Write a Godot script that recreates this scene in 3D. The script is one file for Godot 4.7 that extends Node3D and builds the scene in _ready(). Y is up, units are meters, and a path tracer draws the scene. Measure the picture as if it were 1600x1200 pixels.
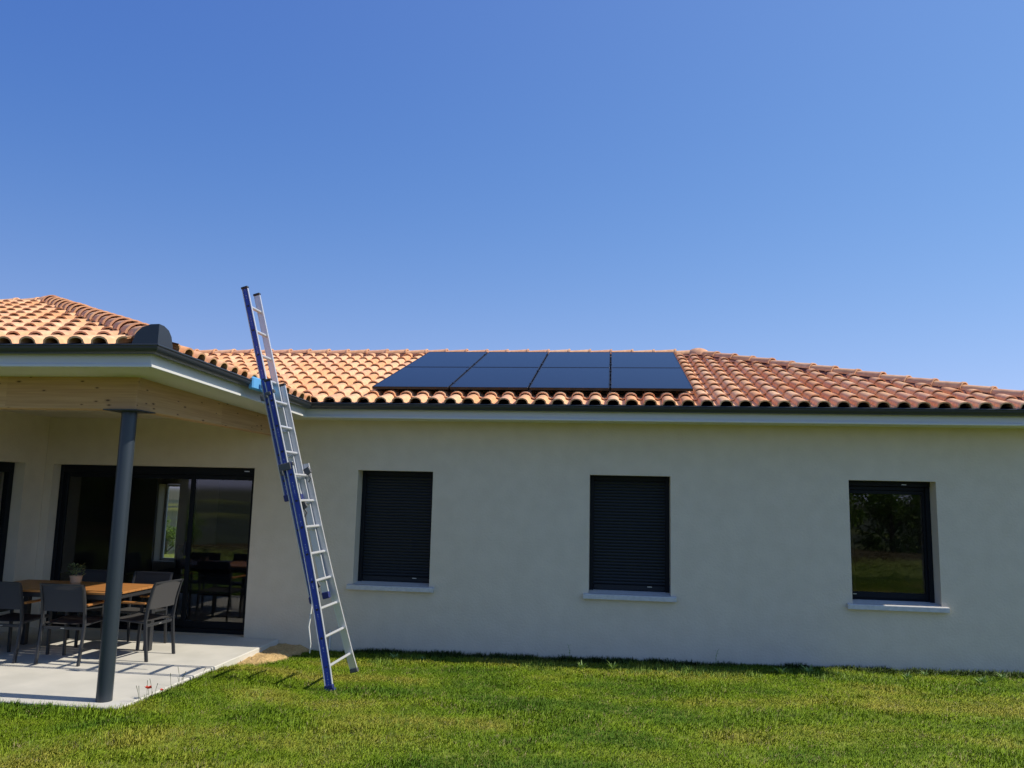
extends Node3D
# A single-storey rendered house with a covered terrace, clay roof tiles, solar panels and an extension ladder.

const SLOPE := 0.325
const PITCH := 0.2185      # tile spacing along the eave
const ROW := 0.385         # exposed length of a tile
const GUT := 0.12          # gutter's outer edge in front of the fascia

var rng := RandomNumberGenerator.new()
var M := {}
var names := {}
var cam_pos := Vector3(0.86915, 1.89098, 10.05281)
var cam_basis := Basis()
var house: Node3D
var rough_noise := FastNoiseLite.new()
var patch_noise := FastNoiseLite.new()


# ---------------------------------------------------------------- mesh helper
class Shape:
	var v := PackedVector3Array()
	var n := PackedVector3Array()
	var c := PackedColorArray()
	var uv := PackedVector2Array()
	var ix := PackedInt32Array()
	var tint := Color.WHITE
	var colored := false

	func vert(p: Vector3, nn: Vector3, t := Vector2.INF) -> int:
		v.append(p)
		n.append(nn)
		c.append(tint)
		if t == Vector2.INF:
			var a := nn.abs()
			if a.y > 0.7:
				t = Vector2(p.x, p.z)
			elif a.z >= a.x:
				t = Vector2(p.x, p.y)
			else:
				t = Vector2(p.z, p.y)
		uv.append(t)
		return v.size() - 1

	func tri_i(a: int, b: int, d: int) -> void:
		# order so that the front (clockwise) side agrees with the normals
		var g := (v[b] - v[a]).cross(v[d] - v[a])
		if g.dot(n[a] + n[b] + n[d]) > 0.0:
			ix.append_array(PackedInt32Array([a, d, b]))
		else:
			ix.append_array(PackedInt32Array([a, b, d]))

	func poly(pts: Array, out := Vector3.ZERO) -> void:
		var nn: Vector3 = (pts[1] - pts[0]).cross(pts[2] - pts[0]).normalized()
		if out != Vector3.ZERO and nn.dot(out) < 0.0:
			nn = -nn
		var first := v.size()
		for p in pts:
			vert(p, nn)
		for i in range(1, pts.size() - 1):
			tri_i(first, first + i, first + i + 1)

	func box(lo: Vector3, hi: Vector3, ch := 0.0) -> void:
		cbox(Transform3D(Basis(), (lo + hi) / 2.0), (hi - lo).abs(), ch)

	func cbox(t: Transform3D, size: Vector3, ch := 0.0) -> void:
		var h := size / 2.0
		ch = minf(ch, minf(h.x, minf(h.y, h.z)) * 0.8)
		var P := {}
		for sx in [-1, 1]:
			for sy in [-1, 1]:
				for sz in [-1, 1]:
					P[[0, sx, sy, sz]] = t * Vector3(sx * h.x, sy * (h.y - ch), sz * (h.z - ch))
					P[[1, sx, sy, sz]] = t * Vector3(sx * (h.x - ch), sy * h.y, sz * (h.z - ch))
					P[[2, sx, sy, sz]] = t * Vector3(sx * (h.x - ch), sy * (h.y - ch), sz * h.z)
		for s in [-1, 1]:
			poly([P[[0, s, -1, -1]], P[[0, s, 1, -1]], P[[0, s, 1, 1]], P[[0, s, -1, 1]]], t.basis * Vector3(s, 0, 0))
			poly([P[[1, -1, s, -1]], P[[1, 1, s, -1]], P[[1, 1, s, 1]], P[[1, -1, s, 1]]], t.basis * Vector3(0, s, 0))
			poly([P[[2, -1, -1, s]], P[[2, 1, -1, s]], P[[2, 1, 1, s]], P[[2, -1, 1, s]]], t.basis * Vector3(0, 0, s))
		if ch <= 0.0:
			return
		for a in [-1, 1]:
			for b in [-1, 1]:
				poly([P[[0, a, b, -1]], P[[0, a, b, 1]], P[[1, a, b, 1]], P[[1, a, b, -1]]], t.basis * Vector3(a, b, 0))
				poly([P[[0, a, -1, b]], P[[0, a, 1, b]], P[[2, a, 1, b]], P[[2, a, -1, b]]], t.basis * Vector3(a, 0, b))
				poly([P[[1, -1, a, b]], P[[1, 1, a, b]], P[[2, 1, a, b]], P[[2, -1, a, b]]], t.basis * Vector3(0, a, b))
				for d in [-1, 1]:
					poly([P[[0, a, b, d]], P[[1, a, b, d]], P[[2, a, b, d]]], t.basis * Vector3(a, b, d))

	func grid(rows: Array, norms: Array) -> void:
		# rows of points with their normals, joined smoothly
		var first := v.size()
		var w: int = rows[0].size()
		for i in rows.size():
			for k in w:
				vert(rows[i][k], norms[i][k])
		for i in rows.size() - 1:
			for k in w - 1:
				var a := first + i * w + k
				tri_i(a, a + 1, a + w + 1)
				tri_i(a, a + w + 1, a + w)

	func tube(pts: Array, radii: Array, sides := 8, caps := true) -> void:
		var rows := []
		var norms := []
		var side := Vector3.ZERO
		for i in pts.size():
			var d: Vector3 = (pts[mini(i + 1, pts.size() - 1)] - pts[maxi(i - 1, 0)]).normalized()
			if side == Vector3.ZERO:
				side = d.cross(Vector3.UP if absf(d.y) < 0.9 else Vector3.RIGHT).normalized()
			side = (side - d * side.dot(d)).normalized()
			var up := d.cross(side)
			var r: float = radii[mini(i, radii.size() - 1)]
			var row := []
			var nr := []
			for k in sides + 1:
				var a := TAU * k / sides
				var o := side * cos(a) + up * sin(a)
				row.append(pts[i] + o * r)
				nr.append(o)
			rows.append(row)
			norms.append(nr)
		grid(rows, norms)
		if caps:
			poly(rows[0].slice(0, sides), pts[0] - pts[1])
			poly(rows[-1].slice(0, sides), pts[-1] - pts[-2])

	func bars(sections: Array) -> void:
		# a bar of rectangular section: [centre, half vector a, half vector b] along its length
		for i in sections.size() - 1:
			var s: Array = sections[i]
			var e: Array = sections[i + 1]
			for q in [[1, 1, 1, -1], [1, -1, -1, -1], [-1, -1, -1, 1], [-1, 1, 1, 1]]:
				var p0: Vector3 = s[0] + s[1] * q[0] + s[2] * q[1]
				var p1: Vector3 = s[0] + s[1] * q[2] + s[2] * q[3]
				var p2: Vector3 = e[0] + e[1] * q[2] + e[2] * q[3]
				var p3: Vector3 = e[0] + e[1] * q[0] + e[2] * q[1]
				poly([p0, p1, p2, p3], (p0 + p1) / 2.0 - s[0])
		for i in [0, sections.size() - 1]:
			var s: Array = sections[i]
			var o: Array = sections[1 if i == 0 else i - 1]
			poly([s[0] + s[1] + s[2], s[0] + s[1] - s[2], s[0] - s[1] - s[2], s[0] - s[1] + s[2]], s[0] - o[0])

	func lathe(profile: Array, at := Vector3.ZERO, sides := 20) -> void:
		# profile of Vector2(radius, height), upwards
		var rows := []
		var norms := []
		for i in profile.size():
			var d: Vector2 = profile[mini(i + 1, profile.size() - 1)] - profile[maxi(i - 1, 0)]
			var nn := Vector2(d.y, -d.x).normalized()
			var row := []
			var nr := []
			for k in sides + 1:
				var a := TAU * k / sides
				row.append(at + Vector3(cos(a) * profile[i].x, profile[i].y, sin(a) * profile[i].x))
				nr.append(Vector3(cos(a) * nn.x, nn.y, sin(a) * nn.x))
			rows.append(row)
			norms.append(nr)
		grid(rows, norms)

	func along(profile: Array, path: Array) -> void:
		# profile of Vector2(outwards, height) swept with mitres along a path of Vector3(x, lift, z); outwards is to the right of the walk
		for i in path.size() - 1:
			var rows := []
			for e in [i, i + 1]:
				var m := Vector2.ZERO
				for s in [e - 1, e]:
					if s >= 0 and s < path.size() - 1:
						var d := Vector2(path[s + 1].x - path[s].x, path[s + 1].z - path[s].z).normalized()
						m += Vector2(-d.y, d.x)
				var row := []
				for q in profile:
					row.append(Vector3(path[e].x + m.x * q.x, q.y + path[e].y, path[e].z + m.y * q.x))
				rows.append(row)
			var d2 := Vector2(path[i + 1].x - path[i].x, path[i + 1].z - path[i].z).normalized()
			var o := Vector3(-d2.y, 0, d2.x)
			for k in profile.size() - 1:
				var t: Vector2 = profile[k + 1] - profile[k]
				# the left of the profile's walk is its outside
				poly([rows[0][k], rows[0][k + 1], rows[1][k + 1], rows[1][k]], o * t.y - Vector3.UP * t.x)

	func mesh() -> ArrayMesh:
		var a := []
		a.resize(Mesh.ARRAY_MAX)
		a[Mesh.ARRAY_VERTEX] = v
		a[Mesh.ARRAY_NORMAL] = n
		a[Mesh.ARRAY_TEX_UV] = uv
		if colored:
			a[Mesh.ARRAY_COLOR] = c
		a[Mesh.ARRAY_INDEX] = ix
		var m := ArrayMesh.new()
		m.add_surface_from_arrays(Mesh.PRIMITIVE_TRIANGLES, a)
		return m


# ---------------------------------------------------------------- scene helpers
func numbered(called: String, parent: Node) -> String:
	var key := str(parent.get_instance_id()) + called
	var k: int = names.get(key, 0)
	names[key] = k + 1
	return called if k == 0 else "%s_%03d" % [called, k]

func put(called: String, m: Mesh, material: Material, parent: Node = self) -> MeshInstance3D:
	var o := MeshInstance3D.new()
	o.name = numbered(called, parent)
	o.mesh = m
	o.material_override = null
	if material:
		for s in m.get_surface_count():
			o.set_surface_override_material(s, material)
	parent.add_child(o, true)
	return o

func obj(called: String, s: Shape, material: Material, parent: Node = self) -> MeshInstance3D:
	return put(called, s.mesh(), material, parent)

func tag(o: Node, label: String, category: String, group := "", kind := "") -> Node:
	if label:
		o.set_meta("label", label)
	if category:
		o.set_meta("category", category)
	if group:
		o.set_meta("group", group)
	if kind:
		o.set_meta("kind", kind)
	return o

func thing(called: String, label: String, category: String, at := Vector3.ZERO, turn := 0.0, group := "") -> Node3D:
	var o := Node3D.new()
	o.name = numbered(called, self)
	add_child(o, true)
	o.position = at
	o.rotation.y = turn
	tag(o, label, category, group)
	return o

func copy(source: Node3D, called: String, label: String, at: Vector3, turn := 0.0, size := 1.0) -> Node3D:
	var o: Node3D = source.duplicate()
	o.name = numbered(called, self)
	add_child(o, true)
	o.position = at
	o.rotation.y = turn
	o.scale = Vector3.ONE * size
	o.set_meta("label", label)
	return o

func lin(r: float, g: float, b: float) -> Color:
	return Color(r, g, b).linear_to_srgb()

func mat(color: Color, rough := 0.8, metal := 0.0, spec := 0.5) -> StandardMaterial3D:
	var m := StandardMaterial3D.new()
	m.albedo_color = color
	m.roughness = rough
	m.metallic = metal
	m.metallic_specular = spec
	return m

func noise_tex(freq: float, lo: Color, hi: Color, octaves := 5, size := 512, sd := 1, mid := -1.0) -> NoiseTexture2D:
	var f := FastNoiseLite.new()
	f.seed = sd
	f.noise_type = FastNoiseLite.TYPE_SIMPLEX_SMOOTH
	f.frequency = freq
	f.fractal_octaves = octaves
	var t := NoiseTexture2D.new()
	t.width = size
	t.height = size
	t.seamless = true
	t.noise = f
	var g := Gradient.new()
	g.set_color(0, lo)
	g.set_color(1, hi)
	if mid >= 0.0:
		g.set_offset(0, mid)
		g.set_offset(1, 1.0 - mid)
	t.color_ramp = g
	return t

func textured(lo: Color, hi: Color, freq: float, scale: float, rough := 0.85, bump := 0.0, sd := 1, world := true, octaves := 5, bump_freq := 0.0) -> StandardMaterial3D:
	var m := mat(Color.WHITE, rough)
	m.albedo_texture = noise_tex(freq, lo, hi, octaves, 512, sd, 0.2)
	m.uv1_triplanar = true
	m.uv1_world_triplanar = world
	m.uv1_scale = Vector3.ONE * scale
	if bump > 0.0:
		m.heightmap_enabled = true
		m.heightmap_scale = bump
		m.heightmap_texture = noise_tex(bump_freq if bump_freq > 0.0 else freq, Color.BLACK, Color.WHITE, octaves, 512, sd + 40)
	return m

func wood_texture(sd: int, base: Color, dark: Color, knots: int, w := 1024, h := 256) -> ImageTexture:
	# long grain running round scattered knots
	var r := RandomNumberGenerator.new()
	r.seed = sd
	var f := FastNoiseLite.new()
	f.seed = sd
	f.frequency = 0.01
	f.fractal_octaves = 4
	var ks := []
	for i in knots:
		ks.append(Vector3(r.randf() * w, r.randf() * h, r.randf_range(2.6, 5.2)))
	var im := Image.create(w, h, false, Image.FORMAT_RGB8)
	for y in h:
		for x in w:
			var bend := 0.0
			var kn := 0.0
			for k in ks:
				var dx: float = x - k.x
				var dy: float = y - k.y
				if absf(dx) < 70.0 and absf(dy) < 40.0:
					var q: float = (dx * dx * 0.45 + dy * dy) / (k.z * k.z)
					bend += k.z * 1.3 * exp(-q * 0.12) * signf(dy)
					kn = maxf(kn, clampf(1.5 - q, 0.0, 1.0) + 0.25 * clampf(1.0 - q * 0.15, 0.0, 1.0))
			var gy := y - bend
			var a := f.get_noise_2d(x * 0.25, gy * 5.0)
			var b := f.get_noise_2d(x * 0.05 + 900.0, gy * 1.4)
			var t := clampf(0.42 + a * 0.55 + b * 0.55, 0.0, 1.0)
			var col := base.lerp(dark, t * 0.6)
			# lamella joints of the laminated beam
			if y % 85 < 2:
				col = col.lerp(dark, 0.35)
			im.set_pixel(x, y, col.lerp(Color(dark.r * 0.5, dark.g * 0.42, dark.b * 0.38), clampf(kn, 0.0, 0.85)))
	return ImageTexture.create_from_image(im)


func ground_height(x: float, z: float) -> float:
	var r := sqrt(x * x + z * z)
	var h := -0.115 + 0.012 * (clampf(x, -3.0, 5.6) + 2.2)
	var lawn := smoothstep(-3.45, -2.5, x)
	h += 0.036 * clampf(z, 0.0, 12.0) * lawn
	h += 0.03 * clampf(z - 3.4, 0.0, 8.0) * (1.0 - lawn)
	# the lawn is banked up against the slab
	h += 0.075 * smoothstep(-2.3, -3.1, x) * smoothstep(0.9, 1.9, z) * smoothstep(8.0, 4.0, z)
	h += rough_noise.get_noise_2d(x * 3.0, z * 3.0) * 0.03 * smoothstep(0.2, 1.5, z)
	if r > 18.0:
		h -= 0.1 * (minf(r, 1150.0) - 18.0)
	if r > 120.0:
		h += (rough_noise.get_noise_2d(x * 0.05, z * 0.05) * 0.8 + 0.45) * 44.0 * smoothstep(300.0, 1900.0, r)
	return h


# ---------------------------------------------------------------- materials
func make_materials() -> void:
	M.plaster = textured(lin(0.632, 0.552, 0.425), lin(0.668, 0.585, 0.456), 0.012, 0.5, 0.92, 0.25, 3, true, 5, 0.11)
	M.white = mat(lin(0.62, 0.63, 0.62), 0.45)
	M.soffit = mat(lin(0.62, 0.62, 0.58), 0.55)
	M.sill = textured(lin(0.50, 0.50, 0.48), lin(0.58, 0.58, 0.56), 0.03, 1.0, 0.75, 0.0, 5)
	M.dark = mat(lin(0.008, 0.010, 0.013), 0.5, 0.0, 0.28)
	M.gutter = mat(lin(0.030, 0.036, 0.043), 0.34, 0.0, 0.5)
	M.post = mat(lin(0.026, 0.036, 0.048), 0.36, 0.0, 0.5)
	M.shutter = mat(lin(0.011, 0.014, 0.018), 0.5, 0.0, 0.4)
	M.tab = mat(lin(0.6, 0.6, 0.6), 0.3, 0.6)
	M.underlay = mat(lin(0.10, 0.045, 0.03), 0.9)
	M.closure = textured(lin(0.16, 0.05, 0.035), lin(0.22, 0.08, 0.055), 0.05, 2.0, 0.85, 0.3, 9)
	var tones := [[0.81, 0.45, 0.225], [0.84, 0.505, 0.28], [0.77, 0.385, 0.18], [0.81, 0.47, 0.25], [0.76, 0.42, 0.235]]
	M.tiles = []
	for i in tones.size():
		var k: Array = tones[i]
		var m := textured(lin(k[0] * 0.80, k[1] * 0.74, k[2] * 0.72), lin(minf(k[0] * 1.08, 1.0), k[1] * 1.12, k[2] * 1.18), 0.013, 1.5, 0.88, 0.08, 20 + i)
		M.tiles.append(m)
	M.tones = tones
	var tv := textured(lin(0.78, 0.74, 0.72), lin(1.0, 1.0, 1.0), 0.013, 1.5, 0.88, 0.08, 31)
	tv.vertex_color_use_as_albedo = true
	M.tile_mass = tv
	M.concrete = textured(lin(0.515, 0.51, 0.465), lin(0.60, 0.59, 0.54), 0.008, 0.35, 0.85, 0.06, 11, true, 6)
	M.slab_edge = textured(lin(0.36, 0.34, 0.30), lin(0.5, 0.47, 0.42), 0.03, 1.0, 0.9, 0.2, 12)
	var beam := mat(Color.WHITE, 0.62)
	beam.albedo_texture = wood_texture(7, lin(0.60, 0.375, 0.20), lin(0.35, 0.185, 0.08), 17)
	beam.uv1_scale = Vector3(0.42, 2.9, 1)
	M.beam = beam
	var teak := mat(Color.WHITE, 0.45)
	teak.albedo_texture = wood_texture(19, lin(0.44, 0.20, 0.06), lin(0.28, 0.11, 0.03), 0, 512, 128)
	teak.uv1_scale = Vector3(0.8, 6.0, 1)
	M.teak = teak
	M.chair_metal = mat(lin(0.030, 0.032, 0.036), 0.42, 0.0, 0.5)
	M.sling = textured(lin(0.030, 0.030, 0.032), lin(0.048, 0.048, 0.050), 0.2, 3.0, 0.75, 0.05, 15)
	M.pane = mat(Color(0.02, 0.02, 0.02, 0.10), 0.0, 0.0, 0.7)
	M.pane.transparency = BaseMaterial3D.TRANSPARENCY_ALPHA
	M.cell = mat(lin(0.006, 0.005, 0.010), 0.16, 0.0, 0.30)
	M.panel_frame = mat(lin(0.008, 0.008, 0.010), 0.4)
	M.alu = mat(lin(0.64, 0.65, 0.66), 0.38, 0.45)
	M.rail = mat(lin(0.4, 0.41, 0.42), 0.4, 0.9)
	M.blue = mat(Color.WHITE, 0.42)
	M.blue.albedo_texture = sticker_texture()
	M.blue.uv1_scale = Vector3(1, 1, 1)
	M.blue_plastic = mat(lin(0.012, 0.022, 0.14), 0.5)
	M.black_plastic = mat(lin(0.012, 0.012, 0.014), 0.5)
	M.grey_plastic = mat(lin(0.075, 0.08, 0.085), 0.55)
	M.foam = mat(lin(0.10, 0.34, 0.66), 0.9)
	M.rope = mat(lin(0.62, 0.62, 0.60), 0.8)
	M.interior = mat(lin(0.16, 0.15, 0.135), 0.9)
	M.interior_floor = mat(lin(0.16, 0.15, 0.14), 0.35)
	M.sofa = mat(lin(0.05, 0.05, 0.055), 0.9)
	M.soil = textured(lin(0.40, 0.27, 0.11), lin(0.60, 0.43, 0.21), 0.04, 1.2, 0.95, 1.2, 17)
	var g := textured(lin(0.15, 0.205, 0.014), lin(0.235, 0.275, 0.022), 0.02, 0.6, 0.95, 0.6, 18)
	g.vertex_color_use_as_albedo = true
	M.ground = g
	var b := mat(Color.WHITE, 0.55, 0.0, 0.3)
	b.vertex_color_use_as_albedo = true
	b.backlight_enabled = true
	b.backlight = Color(0.30, 0.36, 0.03)
	b.cull_mode = BaseMaterial3D.CULL_DISABLED
	M.blade = b
	var l := mat(lin(0.13, 0.22, 0.03), 0.6, 0.0, 0.3)
	l.backlight_enabled = true
	l.backlight = Color(0.24, 0.34, 0.04)
	l.cull_mode = BaseMaterial3D.CULL_DISABLED
	M.leaf = l
	var w := l.duplicate()
	w.albedo_color = lin(0.19, 0.28, 0.09)
	M.weed = w
	var pl := l.duplicate()
	pl.albedo_color = lin(0.16, 0.20, 0.09)
	M.pot_leaf = pl
	M.bark = textured(lin(0.05, 0.04, 0.03), lin(0.11, 0.09, 0.07), 0.05, 1.0, 0.95, 1.0, 21)
	M.pot = textured(lin(0.52, 0.33, 0.19), lin(0.62, 0.41, 0.25), 0.05, 3.0, 0.8, 0.0, 23)
	M.poppy = mat(lin(0.62, 0.05, 0.03), 0.6)
	M.poppy.backlight_enabled = true
	M.poppy.backlight = Color(0.5, 0.1, 0.06)
	M.stem = mat(lin(0.08, 0.10, 0.03), 0.7)

func sticker_texture() -> ImageTexture:
	# blue side strip of the ladder with small worn pale print down its length
	var r := RandomNumberGenerator.new()
	r.seed = 5
	var im := Image.create(64, 1024, false, Image.FORMAT_RGB8)
	im.fill(lin(0.014, 0.045, 0.31))
	for k in 4:
		var y0 := 40 + k * 250
		for i in r.randi_range(7, 11):
			var y := y0 + i * 12
			var ww := r.randi_range(8, 16)
			im.fill_rect(Rect2i(32 - ww / 2, y, ww, r.randi_range(4, 7)), lin(0.14, 0.19, 0.42) if r.randf() < 0.6 else lin(0.45, 0.48, 0.6))
	return ImageTexture.create_from_image(im)


# ---------------------------------------------------------------- sky and light
func make_sky() -> PanoramaSkyMaterial:
	var w := 1024
	var h := 512
	var im := Image.create(w, h, false, Image.FORMAT_RGBF)
	var sun := Vector3(0.709, 0.705, 0.0)
	for y in h:
		var e := (0.5 - (y + 0.5) / h) * PI
		var up := maxf(0.0, rad_to_deg(e))
		for x in w:
			var a := ((x + 0.5) / w) * TAU
			# the panorama's middle column looks along -z
			var d := Vector3(sin(a) * cos(e), sin(e), cos(a) * cos(e))
			var cg := d.dot(sun)
			var t := pow((1.0 + cg) * 0.5, 2.0)
			var c := Vector3(0.010 + 0.200 * t, 0.030 + 0.325 * t, 0.315 + 0.42 * t)
			c += Vector3(0.62 * exp(-up / 9.0), 0.61 * exp(-up / 15.0), 0.62 * exp(-up / 20.0))
			var ang := rad_to_deg(acos(clampf(cg, -1.0, 1.0)))
			c += Vector3(1.0, 0.95, 0.85) * (0.8 * exp(-ang / 9.0))
			if e < 0.0:
				c = c.lerp(Vector3(0.12, 0.13, 0.09), clampf((-rad_to_deg(e) - 2.0) / 4.0, 0.0, 1.0))
			im.set_pixel(x, y, Color(c.x, c.y, c.z))
	var p := PanoramaSkyMaterial.new()
	p.panorama = ImageTexture.create_from_image(im)
	return p

func _ready() -> void:
	rng.seed = 11
	rough_noise.seed = 4
	rough_noise.frequency = 0.06
	rough_noise.fractal_octaves = 4
	patch_noise.seed = 12
	patch_noise.frequency = 0.35
	patch_noise.fractal_octaves = 3

	# camera
	var cam := Camera3D.new()
	cam.name = "camera"
	add_child(cam)
	var cy := Basis(Vector3.UP, 0.1255)
	var cx := Basis(Vector3.RIGHT, 0.13654)
	var cz := Basis(Vector3(0, 0, 1), 0.02341)
	cam_basis = cy * cx * cz
	cam.transform = Transform3D(cam_basis, cam_pos)
	cam.fov = 51.282
	cam.far = 9000.0
	cam.current = true

	# sky and sun
	var env := Environment.new()
	env.background_mode = Environment.BG_SKY
	env.sky = Sky.new()
	env.sky.sky_material = make_sky()
	env.tonemap_mode = Environment.TONE_MAPPER_LINEAR
	env.tonemap_exposure = 1.0
	env.sdfgi_enabled = true
	env.ssao_enabled = true
	env.ssil_enabled = true
	var we := WorldEnvironment.new()
	we.name = "world_environment"
	we.environment = env
	add_child(we)
	var sun := DirectionalLight3D.new()
	sun.name = "sun"
	sun.light_energy = 1.6
	sun.light_color = Color(1.0, 0.955, 0.88)
	sun.light_angular_distance = 0.53
	sun.shadow_enabled = true
	add_child(sun)
	sun.look_at_from_position(Vector3.ZERO, Vector3(-0.709, -0.705, 0.003))

	make_materials()
	build_ground()
	build_house()
	build_panels()
	build_ladder()
	build_terrace_furniture()
	build_lawn()
	build_small_plants()
	build_trees()


# ---------------------------------------------------------------- ground
func build_ground() -> void:
	var radii := [0.0]
	while radii[-1] < 16.0:
		radii.append(radii[-1] + 0.4)
	while radii[-1] < 6000.0:
		radii.append(radii[-1] * 1.11)
	var s := Shape.new()
	s.colored = true
	var sides := 120
	for i in radii.size():
		for k in sides + 1:
			var a := TAU * k / sides
			var x: float = cos(a) * radii[i]
			var z: float = sin(a) * radii[i]
			var e: float = 0.2 + radii[i] * 0.02
			var nn := Vector3(ground_height(x - e, z) - ground_height(x + e, z), 2.0 * e, ground_height(x, z - e) - ground_height(x, z + e)).normalized()
			var col := Color(1, 1, 1)
			if z > 11.0:
				col = Color(1, 1, 1).lerp(Color(0.50, 0.30, 1.0), smoothstep(11.0, 13.0, z))
			if radii[i] > 45.0:
				var q := patch_noise.get_noise_2d(x * 0.02, z * 0.02)
				col = Color(0.20, 0.22, 0.9) if q > -0.34 else Color(0.8, 0.7, 1.8)
			s.tint = col
			s.vert(Vector3(x, ground_height(x, z), z), nn)
	for i in radii.size() - 1:
		for k in sides:
			var a := i * (sides + 1) + k
			s.tri_i(a, a + 1, a + sides + 2)
			s.tri_i(a, a + sides + 2, a + sides + 1)
	obj("ground", s, M.ground).set_meta("kind", "structure")

	# terrace slab with a slightly chamfered edge, cast in one pour
	var t := Shape.new()
	t.box(Vector3(-12.0, -0.22, 0.0), Vector3(-3.30, 0.0, 3.36), 0.008)
	obj("terrace", t, M.concrete).set_meta("kind", "structure")

	# sandy bare soil heaped in the corner of slab and wall
	var d := Shape.new()
	var rows := []
	var norms := []
	for i in 19:
		var row := []
		var nr := []
		for k in 25:
			var x := lerpf(-3.30, -2.45, i / 18.0)
			var z := lerpf(0.0, 1.55, k / 24.0)
			row.append(Vector3(x, soil_height(x, z), z))
			nr.append(Vector3(soil_height(x - 0.03, z) - soil_height(x + 0.03, z), 0.06, soil_height(x, z - 0.03) - soil_height(x, z + 0.03)).normalized())
		rows.append(row)
		norms.append(nr)
	d.grid(rows, norms)
	obj("bare_soil", d, M.soil).set_meta("kind", "structure")

func soil_height(x: float, z: float) -> float:
	var edge := smoothstep(-2.72, -3.12, x + (z - 0.5) * 0.1) * smoothstep(1.5, 0.9, z)
	return ground_height(x, z) - 0.04 + (0.105 + 0.03 * patch_noise.get_noise_2d(x * 14.0, z * 14.0)) * edge


# ---------------------------------------------------------------- house
func wall(origin: Vector3, u: Vector3, length: float, height: float, thick: float, holes: Array) -> Shape:
	# an upright wall with rectangular openings; u runs along it, its face looks along u x up turned to the right
	var s := Shape.new()
	var n := Vector3(-u.z, 0, u.x)
	var xs := [0.0, length]
	var ys := [0.0, height]
	for q in holes:
		xs.append_array([q[0], q[1]])
		ys.append_array([q[2], q[3]])
	xs.sort()
	ys.sort()
	var P := func(a: float, b: float, d: float) -> Vector3: return origin + u * a + Vector3.UP * b - n * d
	for i in xs.size() - 1:
		for k in ys.size() - 1:
			if xs[i + 1] - xs[i] < 1e-4 or ys[k + 1] - ys[k] < 1e-4:
				continue
			var mx: float = (xs[i] + xs[i + 1]) / 2.0
			var my: float = (ys[k] + ys[k + 1]) / 2.0
			var open := false
			for q in holes:
				open = open or (mx > q[0] and mx < q[1] and my > q[2] and my < q[3])
			if open:
				continue
			s.poly([P.call(xs[i], ys[k], 0.0), P.call(xs[i + 1], ys[k], 0.0), P.call(xs[i + 1], ys[k + 1], 0.0), P.call(xs[i], ys[k + 1], 0.0)], n)
			s.poly([P.call(xs[i], ys[k], thick), P.call(xs[i + 1], ys[k], thick), P.call(xs[i + 1], ys[k + 1], thick), P.call(xs[i], ys[k + 1], thick)], -n)
	for q in holes + [[0.0, length, 0.0, height]]:
		var sgn := 1.0 if q[1] - q[0] < length - 0.01 or q[3] - q[2] < height - 0.01 else -1.0
		s.poly([P.call(q[0], q[2], 0.0), P.call(q[0], q[3], 0.0), P.call(q[0], q[3], thick), P.call(q[0], q[2], thick)], u * sgn)
		s.poly([P.call(q[1], q[2], 0.0), P.call(q[1], q[3], 0.0), P.call(q[1], q[3], thick), P.call(q[1], q[2], thick)], -u * sgn)
		s.poly([P.call(q[0], q[2], 0.0), P.call(q[1], q[2], 0.0), P.call(q[1], q[2], thick), P.call(q[0], q[2], thick)], Vector3.UP * sgn)
		s.poly([P.call(q[0], q[3], 0.0), P.call(q[1], q[3], 0.0), P.call(q[1], q[3], thick), P.call(q[0], q[3], thick)], Vector3.DOWN * sgn)
	return s

func frame(lo: Vector3, hi: Vector3, w: float, wb: float, wt: float) -> Shape:
	# an upright rectangular frame in an x-y opening, butted at the corners
	var s := Shape.new()
	s.box(Vector3(lo.x, lo.y, lo.z), Vector3(lo.x + w, hi.y, hi.z), 0.004)
	s.box(Vector3(hi.x - w, lo.y, lo.z), Vector3(hi.x, hi.y, hi.z), 0.004)
	s.box(Vector3(lo.x + w, lo.y, lo.z), Vector3(hi.x - w, lo.y + wb, hi.z - 0.002), 0.004)
	s.box(Vector3(lo.x + w, hi.y - wt, lo.z), Vector3(hi.x - w, hi.y, hi.z - 0.002), 0.004)
	return s

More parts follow.
